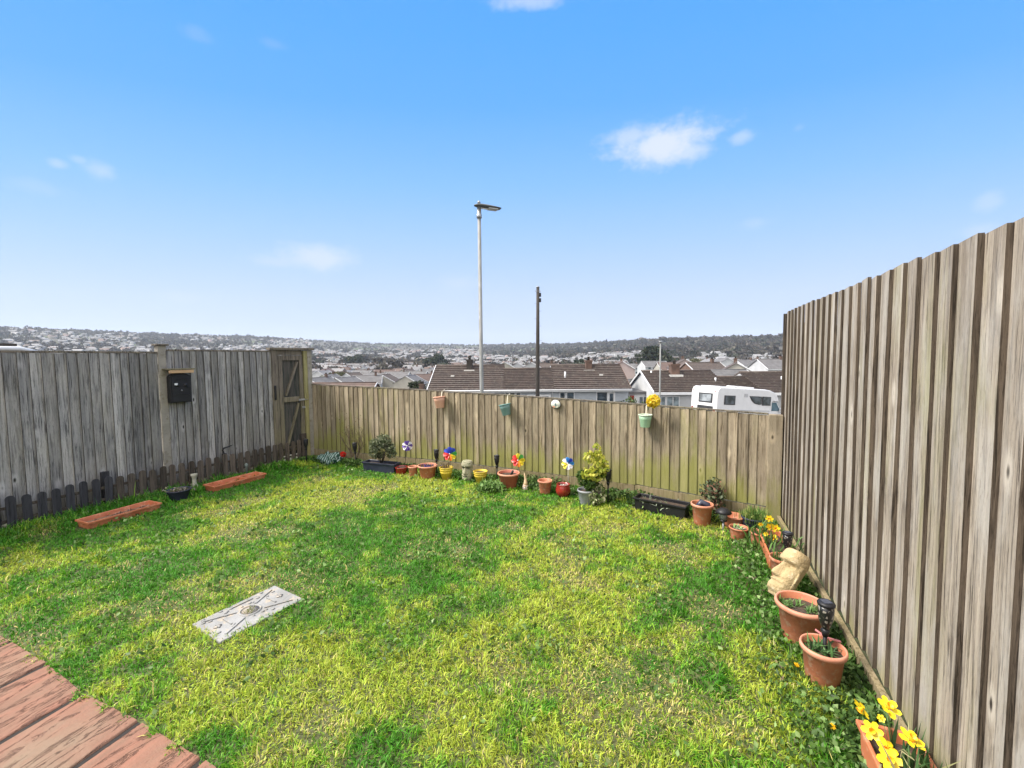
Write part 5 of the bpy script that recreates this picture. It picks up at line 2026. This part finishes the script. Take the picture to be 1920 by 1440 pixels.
# --- right part of the back row
a_, c_ = G(1192, 951), G(1292, 972)
c0_ = (a_ + c_) / 2
o = trough(c0_, math.atan2((c_ - a_).y, (c_ - a_).x), (c_ - a_).length * .98, .19, .135, M_BLACK, 'long black trough planter along the foot of the low fence')
tuft(o, 40, .3, .1, .06, .01, [(.3, .34, .26), (.12, .16, .08)], .8, .9)
o, r, h = pot(1316, 982, 43, .20, M_TERRA, 'fluted terracotta pot of black cloth and soil right of the black trough', mrim=M_TRIM, flute=14)
MB().tube([(-.05, 0, h * .85), (0, .02, h * 1.0), (.05, -.02, h * .92), (.06, -.04, h * .85)], [.02, .035, .03, .01], 10).build('black_cloth', M_NAVY, o)
b = G(1342, 966)
o = empty('potted_shrub', b, 0, 'thin grey green shrub with reddish leaves behind the mushroom light', 'plant')
sprig(o, 520, .15, 0, .36, .026, [(.10, .13, .07), (.16, .19, .10), (.22, .12, .08), (.06, .09, .05)], stems=12)
MB().lathe(pot_profile(.07, .1), 20).build('pot', M_TERRA, o)
# mushroom light
b = G(1356, 996)
o = empty('path_light', b, 0, 'mushroom shaped path light with black hat and clear lantern', 'garden light')
MB().tube([(0, 0, -.03), (0, 0, .09)], .009, 10).build('stake', M_METAL, o)
MB().lathe([(.012, .09), (.03, .095), (.03, .105), (.01, .11)], 18).build('base', M_BLACK, o)
MB().lathe([(.024, .111), (.03, .15), (.032, .175)], 18).build('lantern', glass('clear_lantern', (.16, .17, .17), .08), o)
MB().lathe([(.066, .172), (.07, .178), (.055, .198), (.03, .214), (.0, .22)], 24).build('hat', M_BLACK, o)
for k in range(4):
    a = k * math.pi / 2
    MB().tube([(.031 * math.cos(a), .031 * math.sin(a), .11), (.036 * math.cos(a), .036 * math.sin(a), .176)], .003, 5).build('rib', M_METAL, o)
pot(1377, 990, 44, .12, M_TERRA, 'low red terracotta pot directly behind the oval seedling pot', taper=.85, soilz=.6, mrim=M_TERRA)
o, r, h = pot(1413, 1001, 50, .16, M_NAVY, 'black pot full of chive like green shoots in the right corner', taper=.8)
tuft(o, 420, r * .95, h * .75, .13, .006, [(.08, .17, .04), (.13, .24, .05), (.3, .34, .1)], .18, .3)
o, r, h = pot(1385, 1010, 38, .105, M_TERRA, 'oval terracotta pot with a white green seedling before the black pot', taper=.8, mrim=M_TERRA)
tuft(o, 14, .04, h * .8, .06, .014, [(.25, .4, .15), (.55, .62, .45)], .6, .7)
o, r, h = pot(1424, 1023, 40, .12, M_TERRA, 'terracotta pot with a pale daffodil bud in the right corner', taper=.8, mrim=M_TERRA)
tuft(o, 50, .06, h * .8, .12, .01, GRN, .3, .4)


def daffodil(par, p, face, s, base):
    """petals, cup and stem of one flower"""
    mbP, mbC, mbS = MB(), MB(), MB()
    rot = face.to_track_quat('Z', 'Y').to_matrix()
    for k in range(6):
        a0 = k * math.pi / 3 + .2
        zf = .1 + random.uniform(-.1, .25)
        wv_ = random.uniform(.85, 1.1)
        pts = [(.12, 0, 0), (.5, -.32 * wv_, zf * .5 + .05), (.85, -.26, zf), (1.0, 0, zf + .03), (.85, .26, zf), (.5, .32 * wv_, zf * .5 + .05), (.55, 0, zf * .45 - .04)]
        v = []
        for (rr, t, z) in pts:
            v.append(p + rot @ Vector((s * (rr * math.cos(a0) - t * math.sin(a0)), s * (rr * math.sin(a0) + t * math.cos(a0)), s * z)))
        mbP.add(v, [(0, 1, 6), (1, 2, 6), (2, 3, 6), (3, 4, 6), (4, 5, 6), (5, 0, 6)], 0, True)
    mbC.lathe([(s * .15, 0), (s * .2, s * .2), (s * .25, s * .4), (s * .33, s * .5), (s * .27, s * .47), (s * .17, s * .2), (0, s * .05)], 12, p, rot=rot)
    back = p - face * s * .5
    mbS.tube([base, (base + back) / 2 + Vector((0, 0, (back - base).length * .12)), back + Vector((0, 0, .01)), p - face * s * .08], [s * .07, s * .065, s * .06, s * .1], 6)
    fl_ = mbP.build('flower', M_DAF, par)
    mbC.build('cup', M_CUP, fl_)
    mbS.build('stalk', M_STEM, fl_)


M_DAF = mat('daffodil_petal', (.80, .64, .02), (.76, .55, .015), 40, .5)
M_CUP = mat('daffodil_cup', (.85, .44, .015), (.80, .34, .01), 40, .5)
M_STEM = mat('green_stem', (.06, .13, .03), None, 9)
FU, FV = rdir, Vector((-rdir.y, rdir.x))      # along the right fence towards the viewer; (FV points right)

# trough of daffodils in the corner
p_a, p_b = G(1437, 1037), G(1462, 1072)
mid = (p_a + p_b) / 2
o = trough(Vector((mid.x + .03, mid.y + .03, 0)), math.atan2(rdir.y, rdir.x), .50, .17, .15, M_TERRA2, 'terracotta trough of blooming daffodils in the right corner of the garden')
tuft(o, 60, .2, .11, .16, .012, GRN, .35, .5)
inv = o.matrix_world if False else None
OC = Matrix.Translation(o.location) @ Matrix.Rotation(o.rotation_euler[2], 4, 'Z')
OI = OC.inverted()
for (px, py, s) in ((1443, 972, .030), (1444, 987, .032), (1454, 990, .034), (1451, 1009, .034), (1426, 983, .02), (1436, 1001, .018)):
    d = ray(px, py)
    k = (mid.y + .03 + random.uniform(-.05, .08)) / d.y
    w = EYE + d * k
    loc = OI @ w
    fc = (Vector((-.5, -.8, .15)) + Vector((random.uniform(-.5, .5), random.uniform(-.3, .2), random.uniform(-.4, .3)))).normalized()
    fc = (OI.to_3x3() @ fc).normalized()
    daffodil(o, loc, fc, s, Vector((loc.x * .6, loc.y * .3, .11)))

o, r, h = pot(1466, 1094, 52, .19, M_TERRA, 'terracotta pot of green shoots half hidden behind the sandstone head', mrim=M_TERRA)
tuft(o, 80, .07, h * .8, .09, .008, GRN, .4, .5)

o, r, h = pot(1501, 1199, 106, .215, M_TERRA, 'largest wide terracotta bowl of spiky green seedlings before the sandstone head', mrim=M_TRIM, taper=.70, rim=.10)
for (cx, cy, n) in ((-.05, .03, 34), (-.075, .06, 26), (.03, -.03, 34), (.07, -.02, 22), (.0, .03, 14)):
    tuft(o, n, .022, h * .82, .055, .006, [(.09, .2, .05), (.14, .27, .07), (.2, .3, .12)], .55, .6, c=(cx, cy))

o, r, h = pot(1541, 1285, 94, .20, M_TERRA, 'fluted terracotta pot with a pink ribbon, second from the front', mrim=M_TRIM, taper=.70, flute=12)
for (cx, cy, n) in ((-.03, .02, 30), (.03, .0, 26), (.0, -.03, 20)):
    tuft(o, n, .03, h * .8, .075, .009, [(.07, .16, .05), (.12, .22, .07), (.05, .1, .04)], .7, .7, c=(cx, cy))
mb = MB()
rp_ = [(.015, .055, h + .02), (.03, .05, h + .035), (.045, .052, h + .02), (.07, .03, h + .012), (.095, .015, h + .016)]
for dz in (0, .006):
    mb.bar((.01, .07, h + .035), (.045, .04, h + .012), .014, .003)
    break
mb.bar((.045, .04, h + .013), (.10, .02, h + .006), .014, .003).bar((.03, .05, h + .018), (.075, .045, h - .012), .012, .003)
mb.build('pink_ribbon', mat('pink_ribbon_fabric', (.72, .28, .28), (.6, .2, .2), 12, .5), o)

# front trough of daffodils
TL = .62
RA, RB = G(1604, 1347, .16), G(1647, 1440, .16)      # left rim, from its far corner
tdir = (RB - RA).normalized()
tn = Vector((-tdir.y, tdir.x, 0))
if tn.x < 0:
    tn = -tn
tc_ = Vector((RA.x, RA.y, 0)) + tdir * TL * .5 + tn * .095
o = trough(tc_, math.atan2(tdir.y, tdir.x), TL, .19, .16, M_TERRA2, 'nearest terracotta trough full of big yellow daffodils at the right fence foot', soilz=.72)
OC = Matrix.Translation(o.location) @ Matrix.Rotation(o.rotation_euler[2], 4, 'Z')
OI = OC.inverted()
for (px, py, yy, s, fx, fy, fz) in ((1617, 1328, 1.60, .036, -.8, -.1, -.35), (1665, 1327, 1.57, .040, .1, -.5, .9), (1635, 1370, 1.50, .034, -.5, -.6, .5), (1708, 1388, 1.43, .040, .2, -.3, .9),
                                    (1665, 1402, 1.44, .034, -.8, -.4, .1), (1668, 1425, 1.39, .038, -.4, -.6, .6), (1652, 1347, 1.56, .014, -.3, -.4, .4)):
    d = ray(px, py)
    w = EYE + d * (yy / d.y)
    loc = OI @ w
    fc = (OI.to_3x3() @ Vector((fx, fy, fz)).normalized())
    daffodil(o, loc, fc, s, Vector((loc.x * .9 + .02, max(-.05, min(.05, loc.y * .4)), .12)))
n = 95
P_ = np.stack([rng.uniform(-.26, .25, n), rng.normal(.025, .03, n), np.full(n, .11)], 1)
blades('leaves', P_, rng.uniform(.10, .19, n), .011, pal([(.06, .13, .04), (.09, .18, .055), (.045, .10, .035)], n), .2, .3, o)
n = 26
P_ = np.stack([rng.uniform(-.26, .25, n), rng.normal(.01, .04, n), np.full(n, .12)], 1)
blades('dry_leaves', P_, rng.uniform(.12, .2, n), .009, pal([(.42, .38, .2), (.3, .3, .14)], n), .6, .9, o)

# dandelions
for i, (px, py, lab) in enumerate(((1494, 1247, 'yellow dandelion in the grass beside the fluted pot with the ribbon'), (1561, 1362, 'yellow dandelion in the leaves left of the nearest daffodil trough'))):
    b = G(px, py, .05)
    o = empty('dandelion', (b.x, b.y, 0), 0, lab, 'flower')
    MB().tube([(0, 0, 0), (0, 0, .048)], .0025, 6).build('stem', M_STEM, o)
    n = 70
    az_ = rng.uniform(0, 6.28, n)
    P_ = np.stack([np.cos(az_) * .010 * rng.random(n), np.sin(az_) * .010 * rng.random(n), np.full(n, .05)], 1)
    leaves('petals', P_, .009, pal([(.85, .6, .02), (.8, .5, .02)], n, .1), o, up=.3, aspect=2)
    tuft(o, 14, .01, 0, .07, .014, GRN, 1.0, .4)

# --- left side troughs, bowl and little column
a_, c_ = G(156, 991), G(290, 953)
o = trough((a_ + c_) / 2 + Vector((0, 0, .0)), math.atan2((c_ - a_).y, (c_ - a_).x), (c_ - a_).length * 1.04, .235, .075, M_TERRA2, 'long orange trough lying before the pickets at the far left', soilz=.45,
           soil=mat('dry_compost', (.20, .12, .07), (.30, .16, .09), 40, .95, .005))
leaves('dead_leaves', np.stack([rng.uniform(-.3, .3, 50), rng.normal(0, .04, 50), np.full(50, .042)], 1), .03, pal([(.3, .16, .12), (.45, .3, .25), (.2, .12, .08)], 50), o)
a_, c_ = G(394, 921), G(488, 896)
o = trough((a_ + c_) / 2, math.atan2((c_ - a_).y, (c_ - a_).x), (c_ - a_).length * 1.05, .235, .075, M_TERRA2, 'empty orange trough with a divider, nearer the gate', soil=None)
MB().b2((.08, -.09, .02), (.10, .09, .066)).build('divider', M_TERRA2, o)
o, r, h = pot(336, 936, 53, .12, M_NAVY, 'wide navy bowl of dry plants between the two orange troughs', taper=.6, rim=.1, soilz=.8)
leaves('dry_plants', np.stack([rng.normal(0, .05, 90), rng.normal(0, .05, 90), rng.uniform(.09, .13, 90)], 1), .022, pal([(.3, .26, .18), (.12, .14, .06), (.4, .36, .3)], 90), o)
b = G(365, 913)
o = empty('stone_column', b, 0, 'small pale stone column ornament beside the navy bowl', 'ornament')
MB().lathe([(.04, 0), (.04, .02), (.026, .035), (.023, .09), (.027, .13), (.036, .145), (.038, .17), (.0, .172)], 20).build('column', mat('weathered_pale_stone', (.42, .40, .33), (.26, .26, .19), 16, .9, .004), o)
HOLES.append((b.x, b.y, .03))
b = G(463, 893)
o = empty('garden_stake', b, 0, 'small grey green stake standing beside the empty orange trough', 'ornament')
MB().lathe([(.012, 0), (.012, .12), (.02, .13), (.022, .17), (.0, .19)], 12).build('stake', mat('verdigris', (.16, .20, .18), (.1, .12, .11), 16, .7), o)


# --- things hung on the low fence
def bucket(px, py, wpx, m, label, rim, tilt=0, handle=None, hh=None, fill=None):
    s, z, p = onplane(px, py, (BK[0].x, BK[0].y), (BK[-1].x, BK[-1].y), .0)
    y_ = bfy(s) - .085
    r = wpx * p.y / 1600
    h = (hh or wpx * .95) * p.y / 800
    o = empty('hanging_bucket', (0, 0, 0), 0, label, 'bucket')
    W_ = Vector((BK[0].x + bdir.x * s + bnor.x * y_, BK[0].y + bdir.y * s + bnor.y * y_, z))
    o.location = W_
    o.rotation_euler = (0, R(tilt), math.atan2(bdir.y, bdir.x))
    MB().lathe([(r * .70, -h / 2), (r * .72, -h / 2 + .003), (r * .86, h * .1), (r * .88, h * .12), (r * .97, h * .44), (r * .91, h * .44), (r * .66, -h * .42)], 28).build('body', m, o)
    MB().lathe([(r * .97, h * .44), (r * 1.06, h * .46), (r * 1.07, h * .52), (r * .99, h * .54), (r * .94, h * .52), (r * .93, h * .40)], 28, cap=False).build('rim', rim, o)
    MB().lathe([(0, h * .30), (r * .86, h * .29)], 20).build('fill', fill or M_SOIL, o)
    top = bfz(s) - z
    if handle:
        mb = MB()
        ct, st_ = math.cos(-R(tilt)), math.sin(-R(tilt))
        q = lambda x, y, z_: (x * ct + z_ * st_, y, -x * st_ + z_ * ct)
        mb.bar(q(.0, .035, h * .4), q(.0, .062, top + .005), .010, .004, up=(0, 1, 0))
        mb.bar(q(.0, .062, top + .004), q(.0, .125, top + .028), .010, .004, up=(1, 0, 0))
        mb.build('hook', handle, o)
    return o


M_CREAMP = mat('cream_plastic', (.66, .62, .50), (.56, .52, .42), 6, .5)
bucket(815, 756, 22, mat('pink_terracotta_paint', (.52, .30, .21), (.43, .24, .17), 9, .6), 'pinkish terracotta bucket hanging at the left of the low fence', mat('pink_rim', (.62, .32, .22), (.52, .26, .18), 9, .6), tilt=-6, handle=M_CREAMP)
bucket(937, 771, 22, mat('teal_paint', (.13, .23, .215), (.09, .17, .16), 9, .5), 'tilted teal bucket hanging on the low fence right of the lamp', mat('teal_rim', (.14, .28, .26), (.10, .2, .19), 9, .5), tilt=-12, handle=M_CREAMP)
bucket(1206, 792, 25, mat('mint_paint', (.32, .50, .33), (.26, .42, .28), 9, .5), 'mint green bucket with reddish filling hanging below the yellow flower', mat('mint_rim', (.52, .60, .48), (.44, .52, .4), 9, .5), handle=M_CREAMP,
       fill=mat('red_soil', (.22, .08, .07), (.14, .05, .05), 30, .9))
s, z, p = onplane(1030, 761, (BK[0].x, BK[0].y), (BK[-1].x, BK[-1].y), .0)
y_ = bfy(s) - .035
o = empty('wall_plaque', (BK[0].x + bdir.x * s + bnor.x * y_, BK[0].y + bdir.y * s + bnor.y * y_, z), math.atan2(bdir.y, bdir.x), 'small oval white plaque painted with a bird on the low fence', 'plaque')
rx90 = Matrix.Rotation(R(90), 3, 'X')
MB().lathe([(.068, -.006), (.07, 0), (.066, .004), (0, .004)], 28, rot=rx90, sq=(1, .84)).build('rim', mat('dark_plaque_rim', (.05, .035, .025), None, 5), o)
MB().lathe([(.062, .0045), (.058, .009), (0, .011)], 28, rot=rx90, sq=(1, .84)).build('face', mat('plaque_enamel', (.62, .63, .58), (.50, .54, .50), 10, .3), o)
mb = MB()
mb.add([(-.004, -.0125, .018), (.010, -.0125, .006), (.012, -.0125, -.018), (.0, -.0125, -.024), (-.010, -.0125, -.008)], [(0, 1, 2, 3, 4)])
mb.build('painted_bird', mat('plaque_blue_grey', (.10, .16, .17), None, 5), o)
MB().add([(-.04, -.0122, -.022), (-.002, -.0122, -.026), (-.012, -.0122, -.042), (-.03, -.0122, -.04)], [(0, 1, 2, 3)]).build('painted_rock', mat('plaque_orange', (.62, .26, .14), None, 5), o)
MB().add([(.008, -.0122, -.03), (.036, -.0122, -.02), (.03, -.0122, -.036), (.014, -.0122, -.042)], [(0, 1, 2, 3)]).build('painted_ground', mat('plaque_cream', (.7, .66, .5), None, 5), o)
# yellow pompom flower
s, z, p = onplane(1224, 752, (BK[0].x, BK[0].y), (BK[-1].x, BK[-1].y), -.03)
o = empty('yellow_flower', p, 0, 'big frilly yellow flower head rising above the low fence by the mint bucket', 'flower')
n = 520
P_ = rng.normal(size=(n, 3))
P_ /= np.linalg.norm(P_, axis=1)[:, None]
P_ = P_ * rng.uniform(.3, 1, (n, 1)) ** .4 * np.array([.072, .06, .066]) * (1 + .12 * np.sin(P_[:, :1] * 7) * np.cos(P_[:, 2:] * 6))
leaves('petals', P_, .028, pal([(.82, .64, .04), (.86, .72, .10), (.74, .52, .03)], n, .12), o, aspect=1.1)
MB().tube([(-.05, 0, -.10), (-.03, .0, -.04), (0, 0, 0)], .004, 6).build('stem', M_STEM, o)

# --- inspection cover
A, B_, C_, D_ = (G(*q, .02) for q in ((360, 1168), (412, 1203), (566, 1122), (518, 1095)))
cen = (A + B_ + C_ + D_) / 4
ux = ((C_ - B_) + (D_ - A)).normalized()
Lx = ((C_ - B_).length + (D_ - A).length) / 2
uy = Vector((-ux.y, ux.x, 0))
Wy = abs((A - B_).dot(uy)) * .5 + abs((D_ - C_).dot(uy)) * .5
Wy = max(Wy, .28)
mh = empty('inspection_cover', (cen.x, cen.y, -.008), math.atan2(ux.y, ux.x), 'pale concrete inspection cover with raised pattern set in the lawn', 'drain cover')
M_COV = mat('pale_cast_concrete', (.27, .27, .27), (.19, .19, .185), 7, .9, .004, 60, c3=(.33, .28, .22))
M_COVD = mat('dirt_filled_recess', (.28, .24, .20), (.36, .33, .30), 20, .9)
MB().b2((-Lx / 2, -Wy / 2, -.02), (Lx / 2, Wy / 2, .024)).build('slab', M_COV, mh, bevel=.006)
mb = MB()
hx, hy = Lx / 2, Wy / 2
for s in (-1, 1):
    mb.bar((s * .06, .05, .0275), (s * (hx - .05), hy - .045, .0275), .011, .006).bar((s * .06, -.05, .0275), (s * (hx - .05), -hy + .045, .0275), .011, .006)
    mb.bar((s * (hx - .12), -.05, .0275), (s * (hx - .12), .05, .0275), .011, .006)
mb.bar((-.06, hy - .04, .0275), (.08, hy - .04, .0275), .011, .006)
mb.lathe([(.052, .0245), (.055, .031), (.062, .031), (.065, .0245)], 28, cap=False)
mb.build('raised_lines', M_COV, mh)
mb = MB()
mb.lathe([(0, .0255), (.051, .0252)], 24)
for s in (-1, 1):
    mb.lathe([(0, .0262), (.024, .0258)], 16, (s * (hx - .065), 0, 0), sq=(1, .7))
mb.build('recess', M_COVD, mh)
mb = MB()
for s in (-1, 1):
    mb.bar((s * (hx - .065), -.022, .028), (s * (hx - .065), .022, .028), .008, .006)
for i in range(26):
    x, y = random.uniform(-hx + .02, hx - .02), random.choice((-1, 1)) * random.uniform(.055, hy - .018)
    mb.lathe([(.012, .0245), (.010, .029), (0, .030)], 10, (x, y, 0), sq=(1, .7))
for i in range(8):
    mb.lathe([(.008, .0245), (.007, .0285), (0, .029)], 10, (random.uniform(-.15, .15), random.choice((-1, 1)) * random.uniform(.065, .09), 0))
mb.build('raised_studs', M_COV, mh)
tuft(mh, 120, .035, .024, .02, .003, [(.12, .16, .04), (.2, .2, .06)], .8, .6)

# ================================================================== GRASS
mhx = (cen.x, cen.y, ux.x, ux.y, Lx / 2 - .022, Wy / 2 - .022)
PATIO = EDGE + [(-.2, -2.2), (-5.2, -1.0), (-4.4, 1.6)]


def in_cover(x, y, m=0.0):
    dx, dy = x - mhx[0], y - mhx[1]
    u = dx * mhx[2] + dy * mhx[3]
    v = -dx * mhx[3] + dy * mhx[2]
    return (np.abs(u) < mhx[4] + m) & (np.abs(v) < mhx[5] + m)


def line_dist(x, y, p0, p1):
    d = Vector((p1[0] - p0[0], p1[1] - p0[1])).normalized()
    return np.abs((x - p0[0]) * d.y - (y - p0[1]) * d.x)


LAWN = [(-6.9, -.2), (LF0.x + .12, LF0.y), (PK1.x + .02, PK1.y), (BK[0].x + .05, BK[0].y - .08)] + [(BK[i].x, BK[i].y - .03) for i in (1, 2, 3)] + [(RF0.x - .05, RF0.y - .05), (RF0.x + rdir.x * 5 - .06, RF0.y + rdir.y * 5), (.3, -.9)]


def sample(nmax, keep):
    x = rng.uniform(-6.9, 2.7, nmax)
    y = rng.uniform(.2, 7.1, nmax)
    ok = inpoly(x, y, LAWN) & keep(x, y) & (np.abs(x / np.maximum(y, .01)) < 1.75)
    x, y = x[ok], y[ok]
    ok = ~in_cover(x, y)
    edge = .02 * np.sin(x * 37) + .05 * (vnoise(x * 14, y * 14, 4) - .5)
    dp = np.interp(x * PN.x + y * PN.y, ey[:, 0], ey[:, 1])
    ok &= (x * PD.x + y * PD.y) > dp + edge - .012
    for (hx_, hy_, hr) in HOLES:
        ok &= (x - hx_) ** 2 + (y - hy_) ** 2 > (hr * .9) ** 2
    return x[ok], y[ok]


def dist(x, y):
    return np.hypot(x, y)


# distance in front of each border
bordR = lambda x, y: line_dist(x, y, RF0, RF1)
bordL = lambda x, y: line_dist(x, y, PK0, PK1)


def bordB(x, y):
    s = (x - BK[0].x) * bdir.x + (y - BK[0].y) * bdir.y
    t = -((x - BK[0].x) * bnor.x + (y - BK[0].y) * bnor.y)
    return t + np.interp(s, bx, by)


dens = lambda x, y: np.clip(2.1 / dist(x, y), .28, 1)
x, y = sample(1500000, lambda x, y: rng.random(x.shape) < dens(x, y) * .85)
print('blades', len(x))
n = len(x)
dd = dist(x, y)
patchn = fbm(x * 1.5 + 10, y * 1.5 + 5, 31, 4)
fine = fbm(x * 7 + 3, y * 7, 35, 3)
dB, dR, dL = bordB(x, y), bordR(x, y), bordL(x, y)
edgeg = np.clip(1 - np.minimum(np.minimum(dB / .8, dR / .9), dL / 1.3), 0, 1)
# dry patches: near the cover, and through the middle
cov = np.exp(-(((x - (cen.x + .02)) / .35) ** 2 + ((y - (cen.y + .32)) / .28) ** 2))
Yf = np.clip((patchn - .46) * 4.0 + (fine - .5) * 2.4 + .45 + rng.normal(0, .22, n) - edgeg * .95, 0, 1)
st = np.clip((fbm(x * 2.3 + 70, y * 2.3 + 31, 41, 4) - .56) * 5 + (fine - .5) * 1.2 + .12 - edgeg, 0, 1)
st = np.clip(st + cov * .9, 0, 1)
thin = rng.random(n) < (.25 * st + .12 * (fine < .38))
x, y, n = x[~thin], y[~thin], int((~thin).sum())
Yf, st, edgeg, dd, fine, dB, dR, dL = (a[~thin] for a in (Yf, st, edgeg, dd, fine, dB, dR, dL))
lush = np.array((.065, .235, .012))
mid_ = np.array((.18, .37, .022))
lime = np.array((.43, .50, .055))
straw = np.array((.62, .54, .20))
c = lush + (mid_ - lush) * np.clip(Yf * 2, 0, 1)[:, None]
c = c + (lime - c) * (np.clip(Yf * 2 - 1, 0, 1) * .85)[:, None]
isst = rng.random(n) < (.01 + .36 * st + .06 * Yf)
c = np.where(isst[:, None], straw * rng.uniform(.6, 1.05, (n, 1)), c)
c = c * rng.uniform(.55, 1.3, (n, 1)) * (1 + .12 * rng.normal(size=(n, 3)) * [.6, .3, .3])
L = rng.uniform(.022, .045, n) * (1 + 1.1 * (fbm(x * 13, y * 13, 57, 2) - .5)) * (1 - .35 * st)
L = L * (1 + 1.5 * np.clip(1 - dL / .55, 0, 1) * (vnoise(x * 3, y * 3, 9) > .35) + .5 * np.clip(1 - dB / .3, 0, 1) + .35 * (edgeg > .6))
L = np.where(rng.random(n) < .015, L * 1.8, L)
Wd = np.clip(.0026 + .00075 * dd, .0036, .0085) * rng.uniform(.7, 1.3, n)
gr = blades('grass', np.stack([x, y, np.full(n, -.002)], 1), L, Wd, np.clip(c, 0, 1), .55, .75, dirs=fbm(x * 9, y * 9, 55, 2) * 25 + rng.normal(0, .8, n))
tag(gr, 'mown lawn of green and yellowed grass blades', 'grass', kind='stuff')

# long unmown fringes: at the pickets and round the troughs
x, y = sample(260000, lambda x, y: (bordL(x, y) < .42) & (rng.random(x.shape) < .38))
m_ = (vnoise(x * 2.2 + 5, y * 2.2, 19) > .38) & (rng.random(len(x)) < np.clip(1.1 - bordL(x, y) / .42, 0, 1))
x, y = x[m_], y[m_]
n = len(x)
lg = blades('long_grass', np.stack([x, y, np.zeros(n)], 1), rng.uniform(.06, .13, n), .006, pal([(.06, .17, .025), (.09, .22, .035), (.04, .12, .02), (.2, .28, .06)], n), .45, .75)
tag(lg, 'long lush grass fringe along the picket edging', 'grass', kind='stuff')

# broad leaved weeds and creeping ground cover
def cover_mask(x, y):
    dR_, dB_ = bordR(x, y), bordB(x, y)
    w = np.clip(1 - dR_ / .55, 0, 1) * (y < 3.9) + np.clip(1 - dB_ / .30, 0, 1)
    w = np.clip(w * 1.6, 0, 1)
    sp = np.clip((fbm(x * 4.5 + 20, y * 4.5 + 8, 61, 3) - .55) * 6, 0, 1) * .55
    far = np.clip(2.4 / dist(x, y), .35, 1)
    return rng.random(x.shape) < (w * .62 + sp * .15 + .006) * far


x, y = sample(700000, cover_mask)
n = len(x)
print('leaves', n)
pn = fbm(x * 5, y * 5, 81, 3)
P_ = np.stack([x, y, rng.uniform(.012, .055, n)], 1)
cc = pal([(.085, .16, .035), (.14, .24, .06), (.05, .10, .02), (.26, .37, .14)], n, .3, [.35, .3, .25, .10])
gc = leaves('ground_cover', P_, np.clip(.012 + .0028 * dist(x, y), .015, .028) * rng.uniform(.7, 1.3, n), cc, None, aspect=1.45, fold=.35, N=np.array([0, 0, 0]))
tag(gc, 'small creeping weeds and clover along the fence borders', 'weeds', kind='stuff')
# taller weeds round the feet of the pots
x, y = sample(900000, lambda x, y: (rng.random(x.shape) < .34) & ((bordB(x, y) < .34) | ((bordR(x, y) < .26) & (y < 3.8))))
m_ = vnoise(x * 5 + 2, y * 5, 91) > .36
x, y = x[m_], y[m_]
n = len(x)
hgt = .10 * vnoise(x * 4 + 7, y * 4 + 1, 93) ** 1.2
wg = leaves('border_weeds', np.stack([x, y, .01 + rng.random(n) * (hgt + .015)], 1), .026 * rng.uniform(.6, 1.2, n), pal([(.055, .11, .028), (.085, .16, .04), (.035, .07, .018), (.15, .24, .07)], n, .3), None, aspect=1.7)
tag(wg, 'taller dark green weeds round the pots along the fences', 'weeds', kind='stuff')
# stalks and debris
x, y = sample(60000, lambda x, y: (rng.random(x.shape) < .35) & ((bordR(x, y) < .5) | (bordB(x, y) < .3)))
n = len(x)
db = leaves('leaf_litter', np.stack([x, y, rng.uniform(.004, .02, n)], 1), .018, pal([(.22, .15, .09), (.35, .27, .17), (.12, .08, .05), (.5, .42, .32)], n), None, aspect=2.2)
tag(db, 'dry leaf litter on the soil at the fence feet', 'litter', kind='stuff')

# ------------------------------------------------------------------ the hazy air
hz = MB().b2((-4300, -4300, -60), (4300, 4300, 240)).build('haze', bpy.data.materials.new('haze_air'))
hm = hz.data.materials[0]
hm.use_nodes = True
ht = hm.node_tree
ht.nodes.remove(ht.nodes['Principled BSDF'])
pv_ = ht.nodes.new('ShaderNodeVolumePrincipled')
pv_.inputs['Color'].default_value = (.80, .88, 1.0, 1)
pv_.inputs['Density'].default_value = .00012
pv_.inputs['Anisotropy'].default_value = .1
ht.links.new(pv_.outputs[0], [n for n in ht.nodes if n.type == 'OUTPUT_MATERIAL'][0].inputs['Volume'])
tag(hz, kind='stuff')
